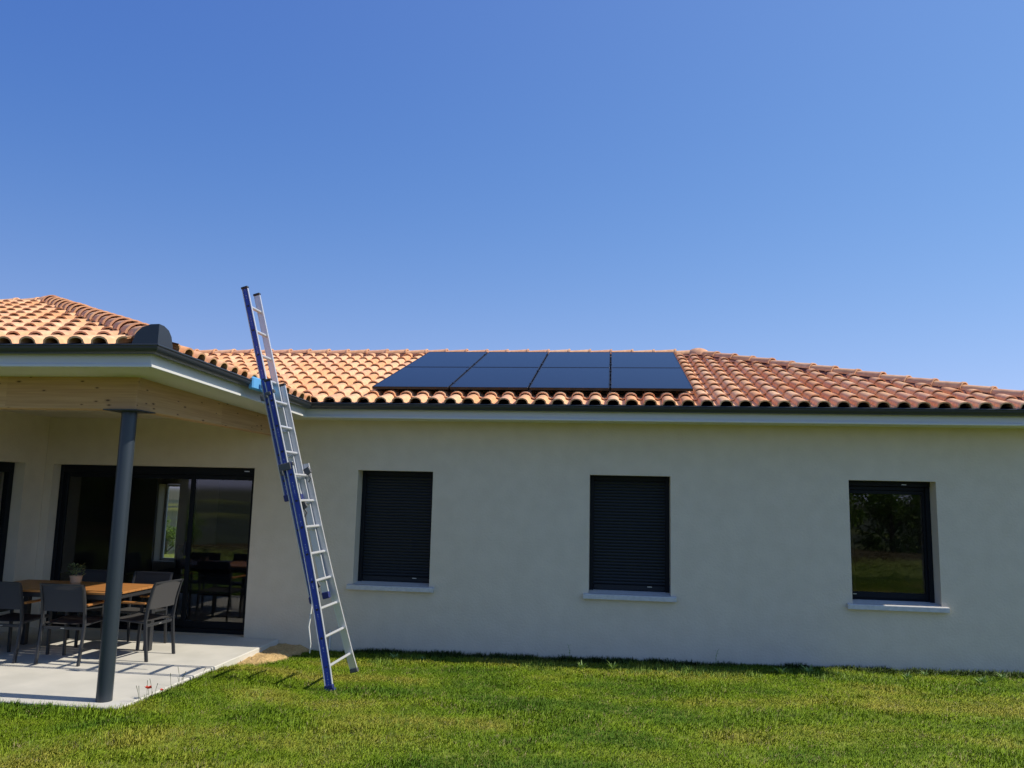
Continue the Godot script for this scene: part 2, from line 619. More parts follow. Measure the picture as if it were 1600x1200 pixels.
func build_house() -> void:
	house = thing("house", "single storey cream rendered house with orange clay tile roof and covered terrace", "house")
	var base := -0.35
	var H := 2.80
	# --- walls
	var X0 := -6.75
	var wins := [-2.3705, 0.6023, 3.6827]
	var ww := 0.986
	var yb := 0.723
	var holes := [[-6.634 - X0, -3.771 - X0, 0.0 - base, 2.15 - base]]
	for x in wins:
		holes.append([x - X0, x + ww - X0, yb - 0.02 - base, 2.15 - base])
	obj("facade_wall", wall(Vector3(X0, base, 0), Vector3.RIGHT, 5.80 - X0, H - base + 0.02, 0.32, holes), M.plaster, house)
	obj("terrace_wall", wall(Vector3(X0, base, 3.30), Vector3(0, 0, -1), 3.298, H - base + 0.02, 0.32, [[0.35, 2.92, 0.0 - base, 2.15 - base]]), M.plaster, house)
	obj("end_wall", wall(Vector3(5.80, base, -0.003), Vector3(0, 0, -1), 6.85, H - base, 0.30, []), M.plaster, house)
	obj("back_wall", wall(Vector3(5.50, base, -6.6), Vector3(-1, 0, 0), 17.50, H - base, 0.34, [[5.50 + 8.32, 5.50 + 8.79, 0.30 - base, 1.93 - base]]), M.plaster, house)
	var o := Shape.new()
	o.box(Vector3(-12.3, base, -6.6), Vector3(-12.003, H, 3.3))
	o.box(Vector3(-12.0, base, 2.95), Vector3(-7.072, H, 3.297))
	obj("side_wall", o, M.plaster, house)
	# --- inside: dark rooms behind the glass
	var f := Shape.new()
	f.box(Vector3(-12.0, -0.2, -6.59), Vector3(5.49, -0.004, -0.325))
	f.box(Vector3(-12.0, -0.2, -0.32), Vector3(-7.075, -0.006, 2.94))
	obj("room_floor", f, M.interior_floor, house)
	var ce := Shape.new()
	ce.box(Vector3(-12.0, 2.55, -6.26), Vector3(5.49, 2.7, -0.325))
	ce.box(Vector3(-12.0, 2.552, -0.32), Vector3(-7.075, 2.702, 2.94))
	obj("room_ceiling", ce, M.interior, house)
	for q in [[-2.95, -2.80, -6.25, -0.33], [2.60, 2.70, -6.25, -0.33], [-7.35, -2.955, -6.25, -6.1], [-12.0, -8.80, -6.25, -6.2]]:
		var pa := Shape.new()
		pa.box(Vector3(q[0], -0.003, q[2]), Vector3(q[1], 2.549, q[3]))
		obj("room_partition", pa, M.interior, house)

	# --- windows
	for i in 3:
		var x: float = wins[i]
		var win: MeshInstance3D
		if i < 2:
			# closed roller shutter between its guide rails
			var fr := Shape.new()
			fr.box(Vector3(x, yb - 0.02, -0.2780), Vector3(x + 0.052, 2.15, -0.1930), 0.003)
			fr.box(Vector3(x + ww - 0.052, yb - 0.02, -0.2780), Vector3(x + ww, 2.15, -0.1930), 0.003)
			fr.box(Vector3(x + 0.052, 2.09, -0.2780), Vector3(x + ww - 0.052, 2.15, -0.1980), 0.003)
			fr.box(Vector3(x + 0.052, yb - 0.02, -0.3080), Vector3(x + ww - 0.052, yb + 0.015, -0.2280))
			win = obj("window", fr, M.dark, house)
			var sl := Shape.new()
			var y := yb + 0.085
			while y < 2.088:
				var top := minf(y + 0.0385, 2.089)
				# each slat bulges forward a little and leaves a dark joint
				var prof := [[y, -0.2340], [y + 0.005, -0.2240], [y + 0.019, -0.2200], [y + 0.033, -0.2240], [top - 0.002, -0.2340]]
				for k in prof.size() - 1:
					sl.poly([Vector3(x + 0.045, prof[k][0], prof[k][1]), Vector3(x + ww - 0.045, prof[k][0], prof[k][1]), Vector3(x + ww - 0.045, minf(prof[k + 1][0], top), prof[k + 1][1]), Vector3(x + 0.045, minf(prof[k + 1][0], top), prof[k + 1][1])], Vector3(0, 0, 1))
				sl.poly([Vector3(x + 0.045, y, -0.2345), Vector3(x + ww - 0.045, y, -0.2345), Vector3(x + ww - 0.045, top, -0.2345), Vector3(x + 0.045, top, -0.2345)], Vector3(0, 0, -1))
				y += 0.0385
			obj("shutter_slats", sl, M.shutter, win).set_meta("kind", "stuff")
			var bb := Shape.new()
			bb.box(Vector3(x + 0.054, yb + 0.018, -0.2380), Vector3(x + ww - 0.054, yb + 0.083, -0.2130), 0.004)
			obj("bottom_bar", bb, M.shutter, win)
			var tb := Shape.new()
			tb.box(Vector3(x + ww - 0.27, yb + 0.064, -0.2130), Vector3(x + ww - 0.215, yb + 0.074, -0.2080), 0.001)
			obj("label_tab", tb, M.tab, win)
		else:
			win = obj("window", frame(Vector3(x, yb - 0.02, -0.2980), Vector3(x + ww, 2.085, -0.2280), 0.025, 0.05, 0.045), M.dark, house)
			obj("sash", frame(Vector3(x + 0.026, yb + 0.032, -0.2930), Vector3(x + ww - 0.026, 2.038, -0.2400), 0.045, 0.07, 0.045), M.dark, win)
			var bx := Shape.new()
			bx.box(Vector3(x, 2.087, -0.2980), Vector3(x + ww, 2.15, -0.1780), 0.004)
			obj("shutter_box", bx, M.dark, win)
			for gx in [x, x + ww - 0.05]:
				var rl := Shape.new()
				rl.box(Vector3(gx, yb - 0.02, -0.2260), Vector3(gx + 0.05, 2.085, -0.1930), 0.003)
				obj("guide_rail", rl, M.dark, win)
			var gl := Shape.new()
			gl.box(Vector3(x + 0.0715, yb + 0.1025, -0.2720), Vector3(x + ww - 0.0715, 1.9925, -0.2670))
			obj("pane", gl, M.pane, win)
			var tb2 := Shape.new()
			tb2.box(Vector3(x + 0.66, 2.105, -0.1780), Vector3(x + 0.715, 2.114, -0.1740), 0.001)
			obj("label_tab", tb2, M.tab, win)
			var tb4 := Shape.new()
			tb4.box(Vector3(x + 0.075, yb + 0.072, -0.2400), Vector3(x + 0.115, yb + 0.081, -0.2350), 0.001)
			obj("label_tab", tb4, M.tab, win)
		var si := Shape.new()
		# sloping stone sill with a drip edge
		var xl := x - 0.065
		var xr := x + ww + 0.065
		var yf := yb - 0.012
		for q in [[x + 0.001, x + ww - 0.001, -0.318, 0.0]]:
			si.poly([Vector3(q[0], yb + 0.02, q[2]), Vector3(q[1], yb + 0.02, q[2]), Vector3(q[1], yf + 0.006, q[3]), Vector3(q[0], yf + 0.006, q[3])], Vector3.UP)
		si.poly([Vector3(xl, yf + 0.004, 0.001), Vector3(xr, yf + 0.004, 0.001), Vector3(xr, yf, 0.052), Vector3(xl, yf, 0.052)], Vector3.UP)
		si.poly([Vector3(xl, yf, 0.052), Vector3(xr, yf, 0.052), Vector3(xr, yf - 0.006, 0.057), Vector3(xl, yf - 0.006, 0.057)], Vector3(0, 1, 1))
		si.poly([Vector3(xl, yf - 0.006, 0.057), Vector3(xr, yf - 0.006, 0.057), Vector3(xr, yf - 0.056, 0.057), Vector3(xl, yf - 0.056, 0.057)], Vector3(0, 0, 1))
		si.poly([Vector3(xl, yf - 0.056, 0.057), Vector3(xr, yf - 0.056, 0.057), Vector3(xr, yf - 0.056, 0.001), Vector3(xl, yf - 0.056, 0.001)], Vector3.DOWN)
		for e in [[xl, -1], [xr, 1]]:
			si.poly([Vector3(e[0], yf + 0.004, 0.001), Vector3(e[0], yf, 0.052), Vector3(e[0], yf - 0.006, 0.057), Vector3(e[0], yf - 0.056, 0.057), Vector3(e[0], yf - 0.056, 0.001)], Vector3(e[1], 0, 0))
		obj("sill", si, M.sill, win)

	# --- sliding glass door of the terrace: three leaves
	var dl := -6.634
	var dr := -3.771
	var door := obj("sliding_door", frame(Vector3(dl, 0.002, -0.27), Vector3(dr, 2.149, -0.15), 0.05, 0.055, 0.10), M.dark, house)
	var cuts := [dl + 0.05, -5.66, -4.71, dr - 0.05]
	for i in 3:
		var zz := -0.235 if i == 1 else -0.195
		var a: float = cuts[i] - (0.03 if i > 0 else 0.0)
		var b: float = cuts[i + 1] + (0.03 if i < 2 else 0.0)
		obj("door_leaf", frame(Vector3(a, 0.058, zz - 0.018), Vector3(b, 2.048, zz + 0.018), 0.06, 0.09, 0.06), M.dark, door)
		var g := Shape.new()
		g.box(Vector3(a + 0.061, 0.149, zz - 0.003), Vector3(b - 0.061, 1.987, zz + 0.003))
		obj("pane", g, M.pane, door)
	var hd := Shape.new()
	hd.box(Vector3(-4.755, 0.98, -0.177), Vector3(-4.735, 1.16, -0.145), 0.004)
	obj("handle", hd, M.black_plastic, door)
	var tb3 := Shape.new()
	tb3.box(Vector3(-3.98, 2.10, -0.15), Vector3(-3.91, 2.112, -0.146), 0.001)
	obj("label_tab", tb3, M.tab, door)

	# second glass door in the side wall of the terrace
	var d2 := Shape.new()
	d2.box(Vector3(-6.98, 0.002, 0.38), Vector3(-6.90, 2.149, 0.46), 0.004)
	d2.box(Vector3(-6.98, 0.002, 2.86), Vector3(-6.90, 2.149, 2.949), 0.004)
	d2.box(Vector3(-6.98, 0.002, 0.46), Vector3(-6.902, 0.10, 2.86), 0.004)
	d2.box(Vector3(-6.98, 2.02, 0.46), Vector3(-6.902, 2.149, 2.86), 0.004)
	d2.box(Vector3(-6.97, 0.10, 1.62), Vector3(-6.905, 2.02, 1.70), 0.004)
	var side_door := obj("side_door", d2, M.dark, house)
	for q in [[0.46, 1.62], [1.70, 2.86]]:
		var g2 := Shape.new()
		g2.box(Vector3(-6.945, 0.102, q[0] + 0.002), Vector3(-6.938, 2.018, q[1] - 0.002))
		obj("pane", g2, M.pane, side_door)

	# narrow window in the far wall, seen through the door
	var nw := obj("back_window", frame(Vector3(-8.788, 0.302, -6.58), Vector3(-8.322, 1.928, -6.52), 0.05, 0.05, 0.05), M.white, house)
	var ng := Shape.new()
	ng.box(Vector3(-8.737, 0.353, -6.553), Vector3(-8.373, 1.877, -6.549))
	obj("pane", ng, M.pane, nw)

	# --- eaves: fascia, soffit, gutter along the mitred edge
	var path := [Vector3(-12.6, 0.04, 3.88), Vector3(-2.95, 0.04, 3.88), Vector3(-2.95, -0.045, 0.43), Vector3(6.09, -0.045, 0.43), Vector3(6.09, -0.045, -7.2)]
	var fa := Shape.new()
	fa.along([Vector2(-0.02, 2.828), Vector2(0.012, 2.826), Vector2(0.018, 2.830), Vector2(0.018, 2.850), Vector2(0.0, 2.856), Vector2(0.0, 2.995), Vector2(-0.02, 3.0)], path)
	fa.along([Vector2(-0.021, 3.0), Vector2(-0.021, 2.828)], path)
	obj("fascia", fa, M.white, house)
	var so := Shape.new()
	var lo_y := 2.834 - 0.045
	var hi_y := 2.834 + 0.04
	so.box(Vector3(-2.97, lo_y, -0.02), Vector3(6.072, lo_y + 0.012, 0.412))
	so.box(Vector3(-12.5, hi_y, 3.20), Vector3(-2.972, hi_y + 0.012, 3.862))
	so.box(Vector3(5.78, lo_y + 0.001, -6.9), Vector3(6.072, lo_y + 0.013, -0.022))
	for dy in [0.0, 0.012]:
		so.poly([Vector3(-3.48, lo_y + dy, 0.0), Vector3(-2.972, lo_y + dy, 0.0), Vector3(-2.972, hi_y + dy - 0.0005, 3.199), Vector3(-3.48, hi_y + dy - 0.0005, 3.199)], Vector3.DOWN if dy == 0.0 else Vector3.UP)
	obj("soffit", so, M.soffit, house)
	var pc := Shape.new()
	pc.box(Vector3(-6.75, 2.780, 0.002), Vector3(-3.55, 2.80, 3.10))
	pc.box(Vector3(-12.3, 2.81, -6.9), Vector3(-6.76, 2.83, 3.28))
	obj("terrace_ceiling", pc, M.plaster, house)
	var gu := Shape.new()
	var prof := [Vector2(-0.006, 3.005)]
	for k in 17:
		var a := PI + PI * k / 16.0
		prof.append(Vector2(0.056 + 0.062 * cos(a), 2.985 + 0.054 * sin(a)))
	for k in 9:
		var a := -PI * 0.9 + TAU * 0.9 * k / 8.0
		prof.append(Vector2(0.116 + 0.011 * cos(a), 2.996 + 0.011 * sin(a)))
	gu.along(prof.duplicate(), path)
	var inner := []
	for k in 9:
		var a := TAU - PI * k / 8.0
		inner.append(Vector2(0.056 + 0.058 * cos(a), 2.987 + 0.051 * sin(a)))
	gu.along(inner, path)
	var gutter := obj("gutter", gu, M.gutter, house)
	# folded sheet guard standing on the outer corner of the gutter
	var gd := Shape.new()
	var cx := -2.836
	var cz := 3.994
	var fr_pts := [Vector2(0, 0), Vector2(0.0, 0.172), Vector2(0.075, 0.170), Vector2(0.150, 0.146), Vector2(0.198, 0.100), Vector2(0.224, 0.03), Vector2(0.232, 0.0)]
	for side in 2:
		var outer := []
		var inn := []
		for q in fr_pts:
			if side == 0:
				outer.append(Vector3(cx - q.x, 3.04 + q.y, cz))
				inn.append(Vector3(cx - q.x - 0.002, 3.04 + q.y - 0.001, cz - 0.004))
			else:
				outer.append(Vector3(cx, 3.04 + q.y, cz - q.x))
				inn.append(Vector3(cx - 0.004, 3.04 + q.y - 0.001, cz - q.x - 0.002))
		var nn := Vector3(0, 0, 1) if side == 0 else Vector3(1, 0, 0)
		gd.poly(outer, nn)
		gd.poly(inn, -nn)
		for k in outer.size() - 1:
			gd.poly([outer[k], outer[k + 1], inn[k + 1], inn[k]], Vector3.UP)
		# the curved top is folded back over the corner
		for k in range(1, 3):
			var back := Vector3(-0.10, -0.02, -0.10)
			gd.poly([outer[k], outer[k + 1], outer[k + 1] + back * 0.8, outer[k] + back], Vector3.UP)
	obj("corner_guard", gd, M.gutter, gutter)
	# --- post and beams of the covered terrace
	var by0 := 2.575
	var b1 := Shape.new()
	b1.box(Vector3(-12.0, by0, 3.11), Vector3(-3.452, 2.886, 3.25), 0.006)
	obj("front_beam", b1, M.beam, house)
	var b2 := Shape.new()
	b2.box(Vector3(-1.62, by0 + 0.001, -0.07), Vector3(1.625, 2.887, 0.07), 0.006)
	var sb := obj("side_beam", b2, M.beam, house)
	sb.position = Vector3(-3.52, 0, 1.624)
	sb.rotation.y = PI / 2
	var po := Shape.new()
	po.lathe([Vector2(0.0, 0.002), Vector2(0.068, 0.002), Vector2(0.068, 1.2), Vector2(0.068, by0 - 0.013), Vector2(0.0, by0 - 0.013)], Vector3(-3.56, 0, 3.17), 40)
	var post := obj("post", po, M.post, house)
	var pt := Shape.new()
	pt.box(Vector3(-3.725, by0 - 0.013, 3.015), Vector3(-3.395, by0 - 0.002, 3.325), 0.002)
	obj("post_plate", pt, M.post, post)
	build_roof()

# ---------------------------------------------------------------- roof
func tile_arrays() -> Dictionary:
	# one interlocking clay tile: a half-round roll and a shallow pan, lower lip proud of the tile below
	var prof := []
	for k in 8:
		var a := PI - PI * k / 7.0
		prof.append(Vector2(0.078 + 0.078 * cos(a), 0.012 + 0.062 * pow(sin(a), 0.85)))
	prof.append(Vector2(0.187, 0.001))
	prof.append(Vector2(PITCH + 0.006, 0.013))
	var norms := []
	for k in prof.size():
		var d: Vector2 = prof[mini(k + 1, prof.size() - 1)] - prof[maxi(k - 1, 0)]
		norms.append(Vector3(-d.y, d.x, 0).normalized())
	var s := Shape.new()
	var lo := []
	var hi := []
	var un := []
	var th := 0.015
	for k in prof.size():
		var p: Vector2 = prof[k]
		lo.append(Vector3(p.x, p.y + 0.030, 0.0))
		# the roll narrows towards the top of the tile
		var nx := 0.078 + (p.x - 0.078) * (0.9 if k < 8 else 1.0)
		hi.append(Vector3(nx, p.y * 0.92 + 0.0, -(ROW + 0.055)))
		var q: Vector3 = norms[k]
		un.append(Vector3(p.x - q.x * th, p.y + 0.030 - q.y * th, 0.0))
	s.grid([lo, hi], [norms, norms])
	for k in prof.size() - 1:
		s.poly([lo[k], lo[k + 1], un[k + 1], un[k]], Vector3(0, 0, 1))
	# underside of the lip, seen from below at the eave
	var inn := []
	for k in prof.size():
		inn.append(un[k] + Vector3(0, -0.008, -0.16))
	var neg := norms.map(func(q): return -q)
	s.grid([un, inn], [neg, neg])
	return {"v": s.v, "n": s.n, "ix": s.ix}

func clip(src: Dictionary, t: Transform3D, planes: Array) -> Dictionary:
	# keeps the part of a mesh that lies inside the planes a*x + b*z <= c (world), in local coordinates
	var v := PackedVector3Array()
	var n := PackedVector3Array()
	var whole := true
	for i in range(0, src.ix.size(), 3):
		var pts := []
		for k in 3:
			var q: int = src.ix[i + k]
			pts.append([src.v[q], src.n[q]])
		for p in planes:
			var outp := []
			for k in pts.size():
				var a: Array = pts[k]
				var b: Array = pts[(k + 1) % pts.size()]
				var wa: Vector3 = t * a[0]
				var wb: Vector3 = t * b[0]
				var fa: float = p[0] * wa.x + p[1] * wa.z - p[2]
				var fb: float = p[0] * wb.x + p[1] * wb.z - p[2]
				if fa <= 0.0:
					outp.append(a)
				else:
					whole = false
				if (fa < 0.0 and fb > 0.0) or (fa > 0.0 and fb < 0.0):
					var r := fa / (fa - fb)
					outp.append([a[0].lerp(b[0], r), a[1].lerp(b[1], r)])
			pts = outp
			if pts.size() < 3:
				break
		for k in range(1, pts.size() - 1):
			for q in [pts[0], pts[k], pts[k + 1]]:
				v.append(q[0])
				n.append(q[1])
	return {"v": v, "n": n, "whole": whole}

func on_screen(p: Vector3) -> bool:
	var q := cam_basis.inverse() * (p - cam_pos)
	return q.z < 0 and absf(q.x / -q.z) < 0.645 and absf(q.y / -q.z) < 0.485

func build_roof() -> void:
	var al := atan(SLOPE)
	var c := cos(al)
	var si := sin(al)
	var ye := 2.935
	var yp := 3.008
	# slopes: [name, eave origin, along the eave, up the slope, first tile, tiles, rows, planes]
	var slopes := [
		["main_roof", Vector3(-2.69, ye, 0.53), Vector3(1, 0, 0), Vector3(0, si, -c), -19, 60, 11, [[-1, 1, 3.38], [1, -1, 5.66], [0, -1, 3.36]]],
		["terrace_roof_front", Vector3(-2.99, yp, 3.98), Vector3(1, 0, 0), Vector3(0, si, -c), -28, 30, 13, [[1, -1, -6.83], [0, -1, 0.62], [-1, 0, 9.3]]],
		["terrace_roof_side", Vector3(-2.85, yp - 0.003, 3.80), Vector3(0, -0.0205, -1).normalized(), Vector3(-c, si, 0), -2, 36, 13, [[-1, 1, 6.83], [1, -1, -3.38], [-1, 0, 7.45], [0, -1, 4.2]]],
	]
	var tile := tile_arrays()
	var ta := []
	ta.resize(Mesh.ARRAY_MAX)
	ta[Mesh.ARRAY_VERTEX] = tile.v
	ta[Mesh.ARRAY_NORMAL] = tile.n
	ta[Mesh.ARRAY_INDEX] = tile.ix
	var tile_mesh := ArrayMesh.new()
	tile_mesh.add_surface_from_arrays(Mesh.PRIMITIVE_TRIANGLES, ta)
	var all := []
	var roofs := []
	# boarding under the tiles
	var apex := Vector2(2.31, -3.35)
	var decks := [
		[Vector2(-2.92, 0.46), Vector2(6.12, 0.46), apex, Vector2(-6.73, -3.35)],
		[Vector2(-12.5, 3.91), Vector2(-2.92, 3.91), Vector2(-7.45, -0.62), Vector2(-12.5, -0.62)],
		[Vector2(-2.92, 3.91), Vector2(-2.92, 0.46), Vector2(-6.73, -3.35), Vector2(-7.45, -4.0), Vector2(-7.45, -0.62)],
	]
	for i in 3:
		var d := Shape.new()
		var pts := []
		var org: Vector3 = slopes[i][1]
		var up: Vector3 = slopes[i][3]
		for q in decks[i]:
			var y: float = org.y - 0.012
			if i < 2:
				y += SLOPE * (org.z - q.y)
			else:
				y += SLOPE * (org.x - q.x) - 0.0205 * (org.z - q.y)
			pts.append(Vector3(q.x, y, q.y))
		d.poly(pts, Vector3.UP)
		var low := pts.map(func(q): return q - Vector3(0, 0.03, 0))
		d.poly(low, Vector3.DOWN)
		roofs.append(obj(slopes[i][0], d, M.underlay, house))
	for i in 3:
		var sl: Array = slopes[i]
		var U: Vector3 = sl[2]
		var V: Vector3 = sl[3]
		var N := U.cross(V)
		for k in sl[5]:
			for j in sl[6]:
				var jit := Vector3(rng.randf_range(-0.002, 0.002), rng.randf_range(0.0, 0.003), rng.randf_range(-0.004, 0.004))
				var at: Vector3 = sl[1] + U * ((sl[4] + k) * PITCH + jit.x) + V * (j * ROW + jit.z) + N * jit.y
				var t := Transform3D(Basis(U, N, -V).rotated(N, rng.randf_range(-0.008, 0.008)), at)
				var tone := rng.randi_range(0, 4)
				var planes: Array = sl[7].duplicate()
				if j == 0 and i == 1:
					planes.append([1, 0, -3.10])
				if j == 0 and i == 2:
					planes.append([0, 1, 3.70])
				var got := clip(tile, t, planes)
				if got.v.size() == 0:
					continue
				var mid := at + U * 0.1 + V * 0.2 + N * 0.06
				var view := (cam_pos - mid)
				var score := N.dot(view.normalized()) / view.length_squared()
				if not on_screen(mid):
					score = -1.0
				if i == 0 and mid.x > -2.1 and mid.x < 1.75 and j > 1 and j < 10:
					score = -1.0      # lies under the solar panels
				if not got.whole:
					score *= 0.4
				all.append([score, i, t, tone, got])
	all.sort_custom(func(a, b): return a[0] > b[0])
	var mass := [Shape.new(), Shape.new(), Shape.new()]
	for k in all.size():
		var e: Array = all[k]
		if k < 300 and e[0] > 0.0:
			var m: Mesh = tile_mesh
			if not e[4].whole:
				var a := []
				a.resize(Mesh.ARRAY_MAX)
				a[Mesh.ARRAY_VERTEX] = e[4].v
				a[Mesh.ARRAY_NORMAL] = e[4].n
				m = ArrayMesh.new()
				m.add_surface_from_arrays(Mesh.PRIMITIVE_TRIANGLES, a)
			var o := put("roof_tile", m, M.tiles[e[3]], roofs[e[1]])
			o.transform = e[2]
		else:
			var s: Shape = mass[e[1]]
			s.colored = true
			var tn: Array = M.tones[e[3]]
			s.tint = Color(tn[0], tn[1], tn[2])
			var first := s.v.size()
			var t: Transform3D = e[2]
			for q in e[4].v.size():
				s.vert(t * e[4].v[q], t.basis * e[4].n[q], Vector2.ZERO)
			for q in range(0, e[4].v.size(), 3):
				s.tri_i(first + q, first + q + 1, first + q + 2)
	for i in 3:
		obj("roof_tiles", mass[i], M.tile_mass, roofs[i]).set_meta("kind", "stuff")

	# plain tiled slopes that face away: the right hip end, the backs
	var rest := Shape.new()
	var yr := ye + SLOPE * 3.88 + 0.03
	rest.poly([Vector3(6.21, ye + 0.05, 0.55), Vector3(6.21, ye + 0.05, -7.2), Vector3(2.31, yr + 0.05, -3.35)], Vector3(1, 1, 0))
	rest.poly([Vector3(6.21, ye, -7.2), Vector3(2.31, yr, -3.35), Vector3(-6.7, yr, -3.35), Vector3(-3.0, ye, -7.2)], Vector3(0, 1, -1))
	var yw := yp + SLOPE * 4.60
	rest.poly([Vector3(-12.5, yw, -0.65), Vector3(-7.45, yw, -0.65), Vector3(-7.45, yw, -4.0), Vector3(-9.5, 3.2, -7.2), Vector3(-12.5, 3.2, -7.2)], Vector3(0, 1, -1))
	rest.poly([Vector3(-7.45, yw, -4.0), Vector3(-9.5, 3.2, -7.2), Vector3(-3.0, ye, -7.2), Vector3(-6.7, yr, -3.35)], Vector3(1, 1, -1))
	obj("rear_roof", rest, M.tiles[0], house)

	# ridge and hip tiles
	var ridge := obj("ridge_closure", closure([[Vector3(-6.6, yr, -3.36), Vector3(2.31, yr, -3.36)], [Vector3(2.31, yr, -3.36), Vector3(6.21, ye + 0.02, 0.55)], [Vector3(-7.45, yw, -0.64), Vector3(-3.12, yp + 0.11, 3.71)], [Vector3(-12.0, yw, -0.64), Vector3(-7.45, yw, -0.64)]]), M.closure, house)
	cover_row(Vector3(2.28, yr + 0.045, -3.36), Vector3(-6.9, yr + 0.045, -3.36), ridge, false)
	cover_row(Vector3(6.19, ye + 0.07, 0.53), Vector3(2.33, yr + 0.045, -3.34), ridge, true)
	cover_row(Vector3(-2.99, yp + 0.125, 3.84), Vector3(-7.41, yw + 0.065, -0.60), ridge, true, 1.18)
	cover_row(Vector3(-7.6, yw + 0.045, -0.64), Vector3(-11.5, yw + 0.045, -0.64), ridge, false)
	# domed end caps where hips meet ridge
	for p in [Vector3(2.29, yr + 0.03, -3.35), Vector3(-7.43, yw + 0.03, -0.62)]:
		var cp := Shape.new()
		var pr := []
		for k in 7:
			var a := PI * 0.5 * k / 6.0
			pr.append(Vector2(0.155 * cos(a), -0.02 + 0.135 * sin(a)))
		cp.lathe(pr, Vector3.ZERO, 16)
		var cap := obj("hip_cap", cp, M.tiles[4], ridge)
		cap.position = p
		cap.scale = Vector3(1.3, 1.0, 1.0)

func closure(lines: Array) -> Shape:
	# dark red strip folded under the ridge tiles
	var s := Shape.new()
	for l in lines:
		var d: Vector3 = (l[1] - l[0]).normalized()
		var side := d.cross(Vector3.UP).normalized()
		for k in [-1.0, 1.0]:
			s.poly([l[0] + Vector3(0, 0.075, 0), l[1] + Vector3(0, 0.075, 0), l[1] + side * k * 0.17 - Vector3(0, 0.02, 0), l[0] + side * k * 0.17 - Vector3(0, 0.02, 0)], Vector3.UP)
	return s

func cover_row(from: Vector3, to: Vector3, parent: Node, uphill: bool, wide := 1.0) -> void:
	# half-round ridge tiles, each wide end lapping over the narrow end of the next
	var len_ := from.distance_to(to)
	var d := (to - from) / len_
	var side := d.cross(Vector3.UP).normalized()
	var up := side.cross(d)
	var count := int(ceil(len_ / 0.367))
	var step := len_ / count
	var s := Shape.new()
	var secs := [[0.0, 0.118, 0.010], [0.028, 0.118, 0.010], [0.03, 0.111, 0.006], [step + 0.035, 0.096, -0.004]]
	var rows := []
	var norms := []
	for q in secs:
		var row := []
		var nr := []
		for k in 10:
			var a := PI * k / 9.0
			row.append(Vector3(cos(a) * q[1] * wide, sin(a) * q[1] * 0.78 * wide + q[2] - 0.02, -q[0]))
			nr.append(Vector3(cos(a), sin(a), 0).normalized())
		rows.append(row)
		norms.append(nr)
	s.grid(rows, norms)
	for k in 9:
		var a: Vector3 = rows[0][k]
		var b: Vector3 = rows[0][k + 1]
		s.poly([a, b, Vector3(b.x * 0.87, b.y - 0.012, 0), Vector3(a.x * 0.87, a.y - 0.012, 0)], Vector3(0, 0, 1))
	var m := s.mesh()
	for i in count:
		var o := put("ridge_tile", m, M.tiles[[4, 1, 3, 4, 0][rng.randi_range(0, 4)]], parent)
		var tilt := rng.randf_range(-0.012, 0.012)
		o.transform = Transform3D(Basis(side, up, -d).rotated(up, tilt), from + d * (i * step) + up * rng.randf_range(-0.004, 0.004))


# ---------------------------------------------------------------- solar panels
func build_panels() -> void:
	var al := atan(SLOPE)
	var V := Vector3(0, sin(al), -cos(al))
	var N := Vector3(0, cos(al), sin(al))
	var xs := [-2.195, -1.178, -0.161, 0.856]
	var rows := [0.47, 2.12]
	var pw := 0.999
	var pl := 1.632
	var across := ["leftmost", "second from left", "third from left", "rightmost"]
	for r in 2:
		for i in 4:
			var label := "black solar panel, %s of four in the %s row" % [across[i], "lower" if r == 0 else "upper"]
			var at: Vector3 = Vector3(xs[i], 2.938, 0.55) + V * rows[r] + N * 0.145
			var t := thing("solar_panel", label, "solar panel", at, 0.0, "solar panels on the roof")
			t.basis = Basis(Vector3.RIGHT, N, -V)
			var f := Shape.new()
			f.box(Vector3(0, -0.035, -pl), Vector3(0.012, 0, 0), 0.002)
			f.box(Vector3(pw - 0.012, -0.035, -pl), Vector3(pw, 0, 0), 0.002)
			f.box(Vector3(0.012, -0.035, -0.012), Vector3(pw - 0.012, -0.0005, 0), 0.002)
			f.box(Vector3(0.012, -0.035, -pl), Vector3(pw - 0.012, -0.0005, -pl + 0.012), 0.002)
			obj("frame", f, M.panel_frame, t)
			var g := Shape.new()
			g.box(Vector3(0.012, -0.012, -pl + 0.012), Vector3(pw - 0.012, -0.003, -0.012))
			obj("cell_glass", g, M.cell, t)
			# clamps on the seam to the panel on the right
			if i < 3:
				for z in [-0.30, -1.32]:
					var k := Shape.new()
					k.box(Vector3(pw - 0.01, -0.02, z - 0.02), Vector3(pw + 0.028, 0.006, z + 0.02), 0.002)
					obj("clamp", k, M.panel_frame, t)
	# mounting rails across the slope
	for r in 2:
		for z in [0.30, 1.32]:
			var s := Shape.new()
			s.box(Vector3(0, -0.04, -0.02), Vector3(4.04, 0.0, 0.02), 0.003)
			var m := obj("mounting_rail", s, M.panel_frame)
			m.transform = Transform3D(Basis(Vector3.RIGHT, N, -V), Vector3(-2.19, 2.938, 0.55) + V * (rows[r] + z) + N * 0.109)
			tag(m, "black mounting rail under the %s part of the %s row of solar panels" % ["lower" if z < 1.0 else "upper", "lower" if r == 0 else "upper"], "rail", "rails under the solar panels")


